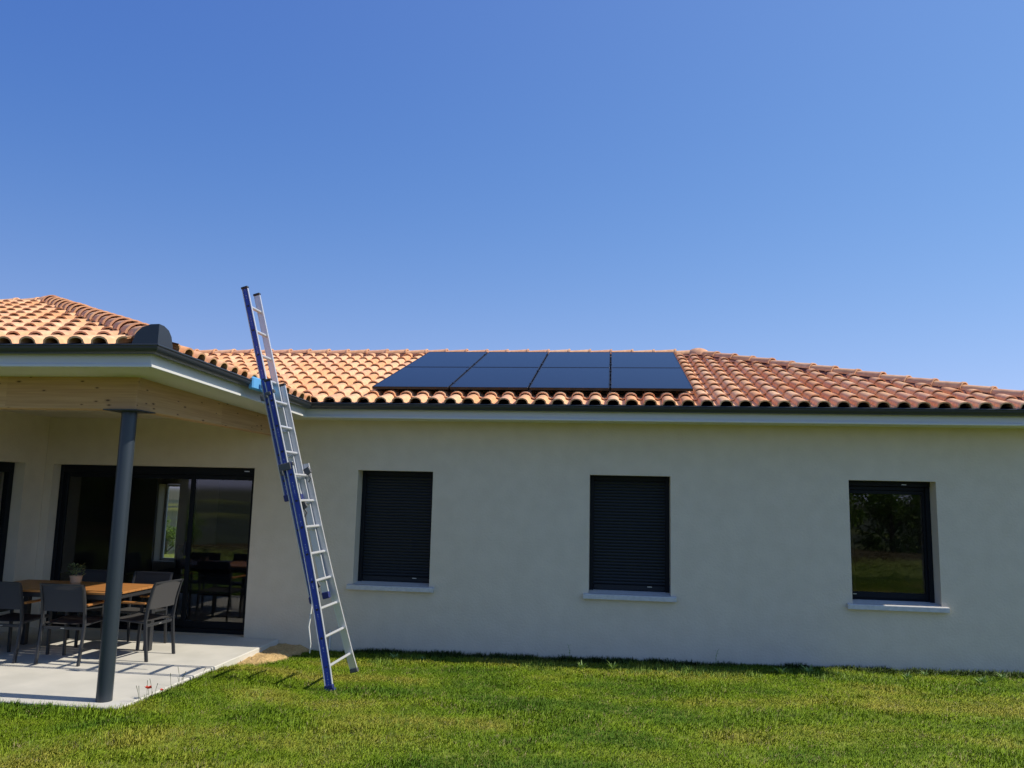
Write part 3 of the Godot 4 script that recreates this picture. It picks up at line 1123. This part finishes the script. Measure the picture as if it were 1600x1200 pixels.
# ---------------------------------------------------------------- ladder
func build_ladder() -> void:
	var th := 1.296
	var d := Vector3(-cos(th), sin(th), 0)
	var n := Vector3(sin(th), cos(th), 0)
	var t := thing("extension_ladder", "three-section aluminium extension ladder with blue sides leaning on the eave", "ladder", Vector3(-1.806, -0.014, 1.92))
	t.basis = Basis(n, d, Vector3(0, 0, 1))
	# sections: [offset, s bottom, s top, first rung, inner half widths at s]
	var flare := [[0.0, 0.372], [0.204, 0.330], [0.479, 0.299], [0.754, 0.266], [1.029, 0.242], [1.304, 0.224], [1.579, 0.215], [2.3, 0.213]]
	var secs := [[0.0, 0.03, 2.26, 0.204, flare], [-0.058, 0.86, 3.16, 1.015, [[0.0, 0.173], [5.0, 0.173]]], [-0.116, 1.92, 4.225, 2.094, [[0.0, 0.136], [5.0, 0.136]]]]
	for i in 3:
		var q: Array = secs[i]
		var hw := func(s: float) -> float:
			var f: Array = q[4]
			for k in f.size() - 1:
				if s <= f[k + 1][0]:
					return lerpf(f[k][1], f[k + 1][1], clampf((s - f[k][0]) / (f[k + 1][0] - f[k][0]), 0.0, 1.0))
			return f[-1][1]
		var depth := 0.036 if i == 0 else 0.031
		var ss := []
		var s0: float = q[1]
		while s0 < q[2] - 0.05:
			ss.append(s0)
			s0 += 0.14
		ss.append(q[2])
		for side in [1.0, -1.0]:
			var web := []
			var fl1 := []
			var fl2 := []
			for s in ss:
				var z: float = side * (hw.call(s) + 0.004)
				web.append([Vector3(q[0], s, z + side * 0.002), Vector3(depth - 0.003, 0, 0), Vector3(0, 0, 0.002)])
				fl1.append([Vector3(q[0] + depth, s, z + side * 0.009), Vector3(0.003, 0, 0), Vector3(0, 0, 0.013)])
				fl2.append([Vector3(q[0] - depth, s, z + side * 0.009), Vector3(0.003, 0, 0), Vector3(0, 0, 0.013)])
			var st := Shape.new()
			st.bars(web)
			st.bars(fl1)
			st.bars(fl2)
			var stile := obj("stile", st, M.alu, t)
			# printed blue strip on the outer face of the web
			var bl := Shape.new()
			for k in ss.size() - 1:
				var z1: float = side * (hw.call(ss[k]) + 0.0215)
				var z2: float = side * (hw.call(ss[k + 1]) + 0.0215)
				var first := bl.v.size()
				var w := depth - 0.010
				var nn := Vector3(0, 0, side)
				bl.vert(Vector3(q[0] - w, ss[k], z1), nn, Vector2(0, ss[k] * 0.8))
				bl.vert(Vector3(q[0] + w, ss[k], z1), nn, Vector2(1, ss[k] * 0.8))
				bl.vert(Vector3(q[0] + w, ss[k + 1], z2), nn, Vector2(1, ss[k + 1] * 0.8))
				bl.vert(Vector3(q[0] - w, ss[k + 1], z2), nn, Vector2(0, ss[k + 1] * 0.8))
				bl.tri_i(first, first + 1, first + 2)
				bl.tri_i(first, first + 2, first + 3)
			obj("blue_strip", bl, M.blue, stile)
			# plastic foot or end cap
			var ft := Shape.new()
			var zb: float = side * (hw.call(q[1]) + 0.013)
			ft.cbox(Transform3D(Basis(), Vector3(q[0], q[1] - 0.005, zb)), Vector3(depth * 2 + 0.018, 0.07 if i > 0 else 0.045, 0.042), 0.008)
			if i == 0 and side > 0.0:
				ft.cbox(Transform3D(Basis(), Vector3(q[0] + 0.004, q[1] - 0.036, zb)), Vector3(depth * 2 + 0.034, 0.022, 0.052), 0.006)
			obj("foot", ft, M.blue_plastic if i > 0 or side > 0.0 else M.grey_plastic, t)
			if i != 0:
				var cp := Shape.new()
				var zt: float = side * (hw.call(q[2]) + 0.013)
				cp.cbox(Transform3D(Basis(), Vector3(q[0], q[2] + 0.004, zt)), Vector3(depth * 2 + 0.016, 0.026, 0.04), 0.006)
				obj("end_cap", cp, M.black_plastic, t)
		# rungs, with a dark socket on the outside of each stile
		for k in 8:
			var s: float = q[3] + 0.275 * k
			var r := Shape.new()
			var hz: float = hw.call(s)
			r.cbox(Transform3D(Basis(Vector3(0, 0, 1), 0.26), Vector3(q[0], s, 0)), Vector3(0.032, 0.026, hz * 2 + 0.012), 0.006)
			obj("rung", r, M.alu, t)
			for side in [1.0, -1.0]:
				var so := Shape.new()
				so.cbox(Transform3D(Basis(Vector3(0, 0, 1), 0.26), Vector3(q[0], s, side * (hz + 0.0225))), Vector3(0.026, 0.020, 0.003), 0.001)
				obj("rung_socket", so, M.black_plastic, t)
	# guide brackets holding the sections together
	for b in [[0.0, 2.22, 0.213, 1.0, 1.0], [0.0, 2.16, 0.213, -1.0, 0.9], [-0.058, 3.02, 0.173, 1.0, 0.5]]:
		var s := Shape.new()
		var k: float = b[3]
		var g: float = b[4]
		s.cbox(Transform3D(Basis(), Vector3(b[0] - 0.045 * g, b[1], k * (b[2] + 0.030))), Vector3(0.13 * g, 0.075 * g, 0.014), 0.005)
		s.cbox(Transform3D(Basis(), Vector3(b[0] - 0.105, b[1] - 0.02, k * (b[2] + 0.0))), Vector3(0.016, 0.07, 0.06), 0.004)
		s.cbox(Transform3D(Basis(), Vector3(b[0] - 0.085 * g, b[1] - 0.055 * g, k * (b[2] + 0.034))), Vector3(0.028, 0.05 * g, 0.02), 0.004)
		s.cbox(Transform3D(Basis(), Vector3(b[0] + 0.042, b[1] + 0.015, k * (b[2] + 0.012))), Vector3(0.016, 0.035, 0.04), 0.004)
		obj("guide_bracket", s, M.grey_plastic, t)
	# rung hooks
	for b in [[-0.02, 1.80, 0.02], [-0.02, 0.98, 0.12], [0.03, 2.16, -0.16]]:
		var s := Shape.new()
		s.cbox(Transform3D(Basis(Vector3(0, 0, 1), 0.3), Vector3(b[0], b[1] + 0.01, b[2])), Vector3(0.07, 0.075, 0.022), 0.005)
		s.tube([Vector3(b[0], b[1] - 0.02, b[2]), Vector3(b[0] + 0.02, b[1] - 0.075, b[2]), Vector3(b[0] - 0.01, b[1] - 0.11, b[2])], [0.009], 6)
		obj("rung_hook", s, M.grey_plastic, t)
	# loose end of the pull rope hanging behind the near stile, in world-upright coordinates
	var rp := Shape.new()
	var inv := t.transform.affine_inverse()
	var pts := []
	for q in [Vector3(-2.05, 0.84, 2.14), Vector3(-2.08, 0.78, 2.16), Vector3(-2.085, 0.70, 2.17), Vector3(-2.09, 0.62, 2.17), Vector3(-2.10, 0.54, 2.17), Vector3(-2.085, 0.46, 2.17), Vector3(-2.07, 0.38, 2.17), Vector3(-2.075, 0.29, 2.17)]:
		pts.append(inv * q)
	rp.tube(pts, [0.011, 0.010, 0.010, 0.009, 0.009, 0.008, 0.006, 0.005], 7)
	obj("rope", rp, M.rope, t)
	# blue foam laid on the gutter where the ladder rests
	var fm := Shape.new()
	fm.box(Vector3(-2.862, 2.905, 1.50), Vector3(-2.806, 3.035, 2.26), 0.014)
	fm.box(Vector3(-2.95, 3.012, 1.51), Vector3(-2.863, 3.034, 2.25), 0.008)
	tag(obj("foam_pad", fm, M.foam), "pale blue foam pad folded over the gutter behind the ladder", "foam pad")


# ---------------------------------------------------------------- terrace furniture
func bar(a: Vector3, b: Vector3, w: float, h: float, s: Shape, ch := 0.004) -> void:
	var d := (b - a).normalized()
	var x := d.cross(Vector3(0, 0, 1) if absf(d.z) < 0.9 else Vector3.UP).normalized()
	var z := x.cross(d)
	s.cbox(Transform3D(Basis(x, d, z), (a + b) / 2.0), Vector3(w, a.distance_to(b), h), ch)

func build_terrace_furniture() -> void:
	# the chair faces -z
	var ch := thing("garden_chair", "dark grey garden chair with its back to the lawn, beside the post", "chair", Vector3(-4.90, 0, 1.74), 0.04, "chairs round the terrace table")
	for s in [-1.0, 1.0]:
		var x: float = s * 0.235
		var rl := Shape.new()
		var prof := [[Vector3(x, 0.0, 0.245), 0.016], [Vector3(x, 0.22, 0.215), 0.016], [Vector3(x, 0.42, 0.195), 0.016], [Vector3(x, 0.62, 0.222), 0.015], [Vector3(x, 0.78, 0.262), 0.014], [Vector3(x, 0.835, 0.285), 0.013]]
		var sec := []
		for q in prof:
			sec.append([q[0], Vector3(0.011, 0, 0), Vector3(0, 0, q[1])])
		rl.bars(sec)
		obj("rear_leg", rl, M.chair_metal, ch)
		var fl := Shape.new()
		fl.bars([[Vector3(x * 1.03, 0.0, -0.235), Vector3(0.011, 0, 0), Vector3(0, 0, 0.016)], [Vector3(x * 1.03, 0.60, -0.215), Vector3(0.011, 0, 0), Vector3(0, 0, 0.016)]])
		obj("front_leg", fl, M.chair_metal, ch)
		var ar := Shape.new()
		ar.box(Vector3(x * 1.03 - 0.024, 0.602, -0.25), Vector3(x * 1.03 + 0.024, 0.624, 0.20), 0.006)
		obj("armrest", ar, M.teak, ch)
		var sr := Shape.new()
		bar(Vector3(x * 0.99, 0.425, -0.22), Vector3(x * 0.99, 0.405, 0.20), 0.03, 0.02, sr)
		obj("seat_rail", sr, M.chair_metal, ch)
	var cr := Shape.new()
	bar(Vector3(-0.224, 0.418, -0.205), Vector3(0.224, 0.418, -0.205), 0.028, 0.02, cr)
	bar(Vector3(-0.224, 0.372, 0.192), Vector3(0.224, 0.372, 0.192), 0.03, 0.02, cr)
	bar(Vector3(-0.224, 0.828, 0.283), Vector3(0.224, 0.828, 0.283), 0.022, 0.02, cr)
	obj("cross_rail", cr, M.chair_metal, ch)
	var tagm := Shape.new()
	tagm.box(Vector3(-0.02, 0.368, 0.207), Vector3(0.02, 0.376, 0.210))
	obj("label_tab", tagm, M.tab, ch)
	var seat := Shape.new()
	var rows := []
	var nr := []
	for i in 9:
		var z := lerpf(-0.22, 0.185, i / 8.0)
		var y := 0.437 - 0.018 * i / 8.0 - 0.014 * sin(PI * i / 8.0)
		var row := []
		var nn := []
		for k in 5:
			var u := k / 4.0
			row.append(Vector3(lerpf(-0.222, 0.222, u), y - 0.008 * sin(PI * u), z))
			nn.append(Vector3.UP)
		rows.append(row)
		nr.append(nn)
	seat.grid(rows, nr)
	obj("seat", seat, M.sling, ch)
	var back := Shape.new()
	rows = []
	nr = []
	for i in 7:
		var y := lerpf(0.545, 0.822, i / 6.0)
		var z := 0.212 + pow(i / 6.0, 1.6) * 0.068
		var row := []
		var nn := []
		for k in 5:
			var u := k / 4.0
			row.append(Vector3(lerpf(-0.222, 0.222, u), y, z + 0.018 * sin(PI * u)))
			nn.append(Vector3(0, 0.1, 1).normalized())
		rows.append(row)
		nr.append(nn)
	back.grid(rows, nr)
	obj("backrest", back, M.sling, ch)
	copy(ch, "garden_chair", "dark grey garden chair with its back to the lawn, cut off by the left edge", Vector3(-5.60, 0, 1.74), -0.03)
	copy(ch, "garden_chair", "dark grey garden chair at the right-hand end of the table, seen from its side", Vector3(-4.33, 0, 1.36), PI / 2 - 0.10)
	copy(ch, "garden_chair", "dark grey garden chair on the far side of the table before the glass door", Vector3(-4.72, 0, 0.84), PI + 0.03)
	copy(ch, "garden_chair", "dark grey garden chair on the far side of the table, left of the potted plant", Vector3(-5.55, 0, 0.84), PI - 0.04)
	copy(ch, "garden_chair", "dark grey garden chair at the left end of the table by the side wall", Vector3(-6.32, 0, 1.42), -PI / 2)

	# table
	var t := thing("garden_table", "long outdoor table with orange-brown wooden top and dark metal legs", "table", Vector3(-5.22, 0, 1.43))
	var hx := 0.84
	var hz := 0.43
	for k in 7:
		var b := Shape.new()
		var w := hz * 2.0 / 7.0
		b.box(Vector3(-hx, 0.718, -hz + k * w + 0.0025), Vector3(hx, 0.742, -hz + (k + 1) * w - 0.0025), 0.003)
		obj("board", b, M.teak, t)
	var ap := Shape.new()
	ap.box(Vector3(-hx + 0.02, 0.665, hz - 0.05), Vector3(hx - 0.02, 0.716, hz - 0.02), 0.003)
	ap.box(Vector3(-hx + 0.02, 0.665, -hz + 0.02), Vector3(hx - 0.02, 0.716, -hz + 0.05), 0.003)
	ap.box(Vector3(-hx + 0.02, 0.665, -hz + 0.05), Vector3(-hx + 0.05, 0.716, hz - 0.05), 0.003)
	ap.box(Vector3(hx - 0.05, 0.665, -hz + 0.05), Vector3(hx - 0.02, 0.716, hz - 0.05), 0.003)
	obj("apron", ap, M.chair_metal, t)
	for sx in [-1.0, 1.0]:
		for sz in [-1.0, 1.0]:
			var l := Shape.new()
			var c := Vector3(sx * (hx - 0.055), 0.333, sz * (hz - 0.055))
			l.cbox(Transform3D(Basis(), c), Vector3(0.066, 0.662, 0.066), 0.004)
			obj("leg", l, M.chair_metal, t)

	# pot plant on the table
	var p := thing("potted_plant", "small leafy plant in a round clay-coloured pot on the table", "plant", Vector3(-5.25, 0.743, 1.29))
	var po := Shape.new()
	po.lathe([Vector2(0.0, 0.0), Vector2(0.052, 0.0), Vector2(0.060, 0.04), Vector2(0.066, 0.088), Vector2(0.070, 0.09), Vector2(0.070, 0.098), Vector2(0.060, 0.098), Vector2(0.056, 0.08), Vector2(0.0, 0.078)], Vector3.ZERO, 20)
	obj("pot", po, M.pot, p)
	var lf := Shape.new()
	for k in 120:
		var a := rng.randf() * TAU
		var rr := 0.085 * sqrt(rng.randf())
		var c := Vector3(cos(a) * rr, 0.10 + rng.randf() * 0.125, sin(a) * rr)
		leaf(lf, c, Vector3(cos(a) * 0.8, rng.randf_range(0.0, 1.0), sin(a) * 0.8), 0.034, 0.018)
	for k in 9:
		var a := rng.randf() * TAU
		lf.tube([Vector3(0, 0.08, 0), Vector3(cos(a) * 0.05, 0.2, sin(a) * 0.05)], [0.002], 4, false)
	obj("foliage", lf, M.pot_leaf, p)

	# dim furniture inside, just made out through the glass
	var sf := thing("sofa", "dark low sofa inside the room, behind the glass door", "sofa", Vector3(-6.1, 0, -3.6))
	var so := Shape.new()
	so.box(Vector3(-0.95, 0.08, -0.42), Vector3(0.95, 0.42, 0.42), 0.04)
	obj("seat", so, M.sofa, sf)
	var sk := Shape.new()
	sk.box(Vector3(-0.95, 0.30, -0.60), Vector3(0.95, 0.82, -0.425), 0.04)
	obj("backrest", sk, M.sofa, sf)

func leaf(s: Shape, at: Vector3, d: Vector3, length: float, width: float) -> void:
	d = d.normalized()
	var side := d.cross(Vector3.UP + Vector3(rng.randf_range(-0.5, 0.5), 0, rng.randf_range(-0.5, 0.5))).normalized()
	var nn := side.cross(d)
	var first := s.v.size()
	s.vert(at, nn)
	s.vert(at + d * length * 0.45 + side * width * 0.5 + nn * length * 0.06, nn)
	s.vert(at + d * length, nn)
	s.vert(at + d * length * 0.45 - side * width * 0.5 + nn * length * 0.06, nn)
	s.tri_i(first, first + 1, first + 2)
	s.tri_i(first, first + 2, first + 3)


# ---------------------------------------------------------------- lawn
func tuft(blades: int, tall: float, wide: float, spread: float) -> ArrayMesh:
	var s := Shape.new()
	for k in blades:
		var a := rng.randf() * TAU
		var r := spread * sqrt(rng.randf())
		var at := Vector3(cos(a) * r, 0, sin(a) * r)
		var b := rng.randf() * TAU
		var lean := Vector3(cos(b), 0, sin(b)) * rng.randf_range(0.15, 0.9)
		var h := tall * rng.randf_range(0.55, 1.15)
		var side := Vector3(-sin(b), 0, cos(b)).rotated(Vector3.UP, rng.randf_range(-0.9, 0.9)) * wide * 0.5
		var mid := at + Vector3(0, h * 0.6, 0) + lean * h * 0.35
		var tip := at + Vector3(0, h * 0.95, 0) + lean * h * 0.95
		var nn := (Vector3.UP * 1.1 + Vector3(cos(b), 0, sin(b)) * 0.5).normalized()
		var first := s.v.size()
		s.vert(at - side, nn)
		s.vert(at + side, nn)
		s.vert(mid + side * 0.8, nn)
		s.vert(mid - side * 0.8, nn)
		s.vert(tip, nn)
		s.tri_i(first, first + 1, first + 2)
		s.tri_i(first, first + 2, first + 3)
		s.tri_i(first + 3, first + 2, first + 4)
	return s.mesh()

func grass_color(x: float, z: float) -> Color:
	var q := patch_noise.get_noise_2d(x * 1.6 + 40.0, z * 2.6) * 1.2 + patch_noise.get_noise_2d(x * 0.45 - 17.0, z * 0.9 + 5.0) * 1.1 + rng.randf_range(-0.2, 0.2) - 0.05
	if z > 10.5 + rng.randf_range(-0.8, 0.8):
		return Color(0.15, 0.115, 0.04) * rng.randf_range(0.8, 1.2)
	var lush := Color(0.095, 0.190, 0.014)
	var normal := Color(0.195, 0.300, 0.014)
	var dry := Color(0.36, 0.355, 0.055)
	var c := normal.lerp(lush, clampf(-q * 1.5, 0.0, 1.0)).lerp(dry, clampf((q - 0.1) * 1.3, 0.0, 1.0))
	if rng.randf() < 0.05:
		c = Color(0.30, 0.27, 0.12)
	var k := rng.randf_range(0.95, 1.2)
	return Color(c.r * k, c.g * k, c.b * k)

func lawn_free(x: float, z: float) -> bool:
	if z < 0.012 and x < 5.7:
		return false
	if x < -3.31 and z < 3.37:
		return false
	if x < -2.35 and z < 1.6 and soil_height(x, z) > ground_height(x, z) + 0.005 + rng.randf() * 0.05:
		return false
	return true

func build_lawn() -> void:
	var kinds := [tuft(14, 0.032, 0.0042, 0.035), tuft(14, 0.048, 0.0046, 0.04), tuft(15, 0.028, 0.0044, 0.045)]
	for i in 3:
		kinds[i].surface_set_material(0, M.blade)
	var sets := [[], [], []]
	var cols := [[], [], []]
	# mown lawn: dense in front of the house, thinner behind the viewer
	for k in 265000:
		var x := rng.randf_range(-12.5, 11.0)
		var z := rng.randf_range(0.0, 8.0) if k < 225000 else rng.randf_range(8.0, 18.0)
		if (x < -7.0 or x > 7.4) and rng.randf() < 0.45:
			continue
		if not lawn_free(x, z):
			continue
		var kind := 0
		var q := patch_noise.get_noise_2d(x * 2.0 - 90.0, z * 2.0)
		if q > 0.16:
			kind = 1
		elif q < -0.2:
			kind = 2
		var sc := rng.randf_range(0.7, 1.15)
		if absf(z - 3.5) < 0.2 and x < -3.2 or (absf(x + 3.2) < 0.14 and z < 3.5):
			sc *= 1.35
		var t := Transform3D(Basis(Vector3.UP, rng.randf() * TAU).scaled(Vector3(sc, sc * rng.randf_range(0.8, 1.2), sc)), Vector3(x, ground_height(x, z) - 0.004, z))
		sets[kind].append(t)
		cols[kind].append(grass_color(x, z))
	# stray uncut blades the mower missed
	for k in 4200:
		var x := rng.randf_range(-7.5, 8.0)
		var z := rng.randf_range(0.3, 7.0)
		if not lawn_free(x, z) or patch_noise.get_noise_2d(x * 1.3 + 9.0, z * 1.3) < -0.05:
			continue
		var sc := rng.randf_range(0.35, 0.6)
		sets[1].append(Transform3D(Basis(Vector3.UP, rng.randf() * TAU).scaled(Vector3(sc, rng.randf_range(1.1, 1.9), sc)), Vector3(x, ground_height(x, z) - 0.004, z)))
		cols[1].append(Color(0.23, 0.33, 0.04) * rng.randf_range(0.75, 1.25))
	# uncut fringe along the foot of the wall
	for k in 900:
		var x := rng.randf_range(-1.9, 5.6)
		var z := rng.randf_range(0.3, 0.85)
		if patch_noise.get_noise_2d(x * 3.0, z * 3.0 + 50.0) < 0.0:
			continue
		var sc := rng.randf_range(0.6, 1.0)
		sets[1].append(Transform3D(Basis(Vector3.UP, rng.randf() * TAU).scaled(Vector3(sc, rng.randf_range(1.0, 2.0), sc)), Vector3(x, ground_height(x, z) - 0.004, z)))
		cols[1].append(Color(0.17, 0.27, 0.04) * rng.randf_range(0.7, 1.3))
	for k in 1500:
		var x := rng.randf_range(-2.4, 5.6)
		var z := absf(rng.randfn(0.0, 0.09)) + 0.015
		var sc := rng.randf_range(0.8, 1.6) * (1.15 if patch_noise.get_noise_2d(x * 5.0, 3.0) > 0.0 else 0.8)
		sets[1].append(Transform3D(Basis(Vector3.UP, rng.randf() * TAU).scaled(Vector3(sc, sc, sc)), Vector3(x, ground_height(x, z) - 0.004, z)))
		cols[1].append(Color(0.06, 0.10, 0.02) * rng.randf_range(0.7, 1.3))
	for i in 3:
		var mm := MultiMesh.new()
		mm.transform_format = MultiMesh.TRANSFORM_3D
		mm.use_colors = true
		mm.mesh = kinds[i]
		mm.instance_count = sets[i].size()
		for k in sets[i].size():
			mm.set_instance_transform(k, sets[i][k])
			mm.set_instance_color(k, cols[i][k])
		var o := MultiMeshInstance3D.new()
		o.name = ["mown_grass", "long_grass", "short_grass"][i]
		o.multimesh = mm
		add_child(o, true)
		tag(o, ["bright green mown grass covering most of the lawn", "longer darker grass in tufts and along the wall", "short sparse yellowish grass in the worn patches of lawn"][i], "grass", "", "stuff")


func build_small_plants() -> void:
	# weeds along the foot of the wall
	var spots := [[-1.65, 0.52, 1.0, 0], [-1.33, 0.48, 0.7, 0], [0.38, 0.10, 0.8, 1], [0.55, 0.66, 1.1, 0], [0.90, 0.64, 1.2, 0], [1.75, 0.60, 0.9, 0], [2.1, 0.14, 1.0, 1], [2.75, 0.55, 1.1, 0], [3.05, 0.50, 1.3, 0], [3.35, 0.52, 0.8, 0], [4.05, 0.62, 1.1, 0], [4.35, 0.28, 0.8, 0], [4.75, 0.75, 1.2, 0], [5.15, 0.30, 0.9, 0]]
	var w: Node3D
	var tall: Node3D
	var nth := {}
	for i in spots.size():
		var q: Array = spots[i]
		var at := Vector3(q[0], ground_height(q[0], q[1]), q[1])
		var near := "left of the first shuttered window" if q[0] < -2.4 else "below the left shuttered window" if q[0] < -1.2 else "between the two shuttered windows" if q[0] < 0.5 else "below the second shuttered window" if q[0] < 1.7 else "left of the glazed window" if q[0] < 3.6 else "below the glazed window"
		if q[3] == 0:
			var label := "broad-leaved weed by the wall, %s, %s there" % [near, ["leftmost", "second", "third", "fourth"][nth.get(near, 0)]]
			nth[near] = nth.get(near, 0) + 1
			if w == null:
				w = thing("weed", label, "weed", at, 0.0, "weeds along the wall")
				var s := Shape.new()
				for k in 22:
					var a := TAU * k / 22.0 + rng.randf() * 0.4
					leaf(s, Vector3(cos(a) * 0.01, 0.012 + rng.randf() * 0.03, sin(a) * 0.01), Vector3(cos(a), rng.randf_range(0.3, 1.6), sin(a)), rng.randf_range(0.045, 0.085), rng.randf_range(0.009, 0.018))
				obj("leaves", s, M.weed, w)
				w.scale = Vector3.ONE * q[2]
			else:
				copy(w, "weed", label, at, rng.randf() * TAU, q[2])
		else:
			var label := "thin tall weed stalk against the wall, %s" % near
			if tall == null:
				tall = thing("weed_stalk", label, "weed", at, 0.0, "weeds along the wall")
				var s := Shape.new()
				s.tube([Vector3.ZERO, Vector3(0.01, 0.10, 0), Vector3(-0.01, 0.19, 0.01), Vector3(-0.03, 0.21, 0.01)], [0.003, 0.002, 0.002, 0.001], 5, false)
				for k in 6:
					leaf(s, Vector3(0, 0.03 + 0.03 * k, 0), Vector3(cos(k * 2.4), 0.6, sin(k * 2.4)), 0.035, 0.010)
				obj("stalk", s, M.leaf, tall)
			else:
				copy(tall, "weed_stalk", label, at, rng.randf() * TAU, q[2])
	# poppies at the corner of the terrace
	var first: Node3D
	for q in [[-3.235, 3.02, 1.0, "red poppy in flower, largest, beside the terrace corner near the post"], [-3.13, 2.98, 0.7, "small red poppy in the grass just right of the larger poppy"]]:
		var at := Vector3(q[0], ground_height(q[0], q[1]), q[1])
		if first == null:
			first = thing("poppy", q[3], "flower", at, 0.0, "poppies by the terrace")
			var st := Shape.new()
			st.tube([Vector3.ZERO, Vector3(0.004, 0.06, 0.0), Vector3(-0.006, 0.115, 0.004)], [0.0018], 5, false)
			obj("stem", st, M.stem, first)
			var pe := Shape.new()
			for k in 5:
				var a := TAU * k / 5.0
				leaf(pe, Vector3(-0.006, 0.112, 0.004), Vector3(cos(a), 0.75, sin(a)), 0.042, 0.046)
			obj("petals", pe, M.poppy, first)
		else:
			copy(first, "poppy", q[3], at, 1.3, q[2])
	# end of a pale conduit at the foot of the wall, behind the ladder
	var cd := Shape.new()
	cd.tube([Vector3(0, -0.08, 0), Vector3(0, 0.16, 0)], [0.012], 10)
	var c := obj("conduit_stub", cd, M.soffit)
	c.position = Vector3(-2.63, -0.02, 0.016)
	tag(c, "short pale conduit end sticking up at the wall foot behind the ladder", "conduit")
	# seeded stalks on the edge of the terrace
	var sk := thing("dry_grass_stalks", "few tall dry grass stalks at the right edge of the terrace slab", "grass stalks", Vector3(-3.27, -0.06, 2.4))
	var s2 := Shape.new()
	for k in 14:
		var z := rng.randf_range(-0.5, 0.75)
		var x := rng.randf_range(-0.01, 0.06)
		var h := rng.randf_range(0.10, 0.24)
		s2.tube([Vector3(x, 0, z), Vector3(x + rng.randf_range(-0.02, 0.02), h * 0.6, z), Vector3(x + rng.randf_range(-0.05, 0.04), h, z + rng.randf_range(-0.03, 0.03))], [0.0018, 0.0015, 0.003], 4, false)
	obj("stalks", s2, M.stem, sk)


# ---------------------------------------------------------------- trees
func build_trees() -> void:
	# trees that the panes mirror, and those seen through the room
	var t := thing("tree", "bushy green tree seen through the narrow window of the room", "tree", Vector3(-20.5, ground_height(-20.5, -27.0) - 0.1, -27.0), 0.0, "trees round the house")
	t.scale = Vector3.ONE * 0.55
	var tr := Shape.new()
	tr.tube([Vector3(0, -0.3, 0), Vector3(0.05, 0.8, 0), Vector3(0.1, 2.2, 0.1), Vector3(0.0, 3.4, 0.0)], [0.16, 0.12, 0.08, 0.02], 8, false)
	for k in 7:
		var a := TAU * k / 7.0
		var y := 0.9 + 0.25 * k
		tr.tube([Vector3(0.05, y, 0.02), Vector3(cos(a) * 0.7, y + 0.6, sin(a) * 0.7), Vector3(cos(a) * 1.3, y + 0.9, sin(a) * 1.3)], [0.05, 0.03, 0.01], 5, false)
	obj("trunk", tr, M.bark, t)
	var cr := Shape.new()
	var clumps := []
	for k in 34:
		var a := rng.randf() * TAU
		var y := rng.randf_range(0.7, 4.0)
		var rad := 1.75 * sqrt(1.0 - pow((y - 2.1) / 2.3, 2.0)) * sqrt(rng.randf())
		clumps.append(Vector4(cos(a) * rad, y, sin(a) * rad, rng.randf_range(0.35, 0.65)))
	for k in 4200:
		var q: Vector4 = clumps[rng.randi_range(0, clumps.size() - 1)]
		var o := Vector3(rng.randfn(), rng.randfn() * 0.8, rng.randfn()).normalized() * q.w * pow(rng.randf(), 0.4)
		leaf(cr, Vector3(q.x, q.y, q.z) + o, Vector3(rng.randfn(), rng.randfn() * 0.6, rng.randfn()), rng.randf_range(0.12, 0.22), 0.09)
	obj("crown", cr, M.leaf, t)
	var places := [
		[-23.8, -30.0, 0.6, "bushy tree behind the house, left of the one in the narrow window"], [-18.0, -26.5, 0.5, "bushy tree behind the house, right of the one in the narrow window"],
		[-26.0, -40.0, 0.8, "farthest bushy tree down the slope behind the house"],
		[11.0, 29.0, 1.0, "lower bushy tree mirrored at the left edge of the glazed window"], [14.2, 30.0, 1.15, "lower bushy tree mirrored in the middle of the glazed window"], [17.0, 30.5, 1.05, "lower bushy tree mirrored at the right edge of the glazed window"], [12.5, 33.0, 1.7, "large tree mirrored at the left of the glazed window"], [17.5, 36.0, 1.6, "large tree mirrored at the right of the glazed window"], [8.0, 38.0, 1.5, "tree across the meadow, facing the second shuttered window"], [22.5, 38.0, 1.8, "large tree at the far right of the meadow, facing the house"],
		[-26.0, 36.0, 0.85, "tree mirrored in the right leaf of the glass door"], [-31.0, 39.0, 0.8, "tree mirrored in the middle leaf of the glass door"], [-20.0, 44.0, 0.9, "tree across the meadow, facing the wall beside the glass door"], [-23.5, 34.0, 0.7, "low bush on the meadow, rightmost of the row facing the glass door"], [-28.8, 34.5, 0.65, "low bush on the meadow, second from the right facing the glass door"], [-33.5, 35.5, 0.7, "low bush on the meadow, third from the right facing the glass door"], [-37.0, 40.0, 0.75, "low bush on the meadow, leftmost of the row facing the glass door"], [-39.0, 46.0, 0.9, "tree mirrored in the left leaf of the glass door"]]
	for q in places:
		copy(t, "tree", q[3], Vector3(q[0], ground_height(q[0], q[1]) - 0.1, q[1]), rng.randf() * TAU, q[2])
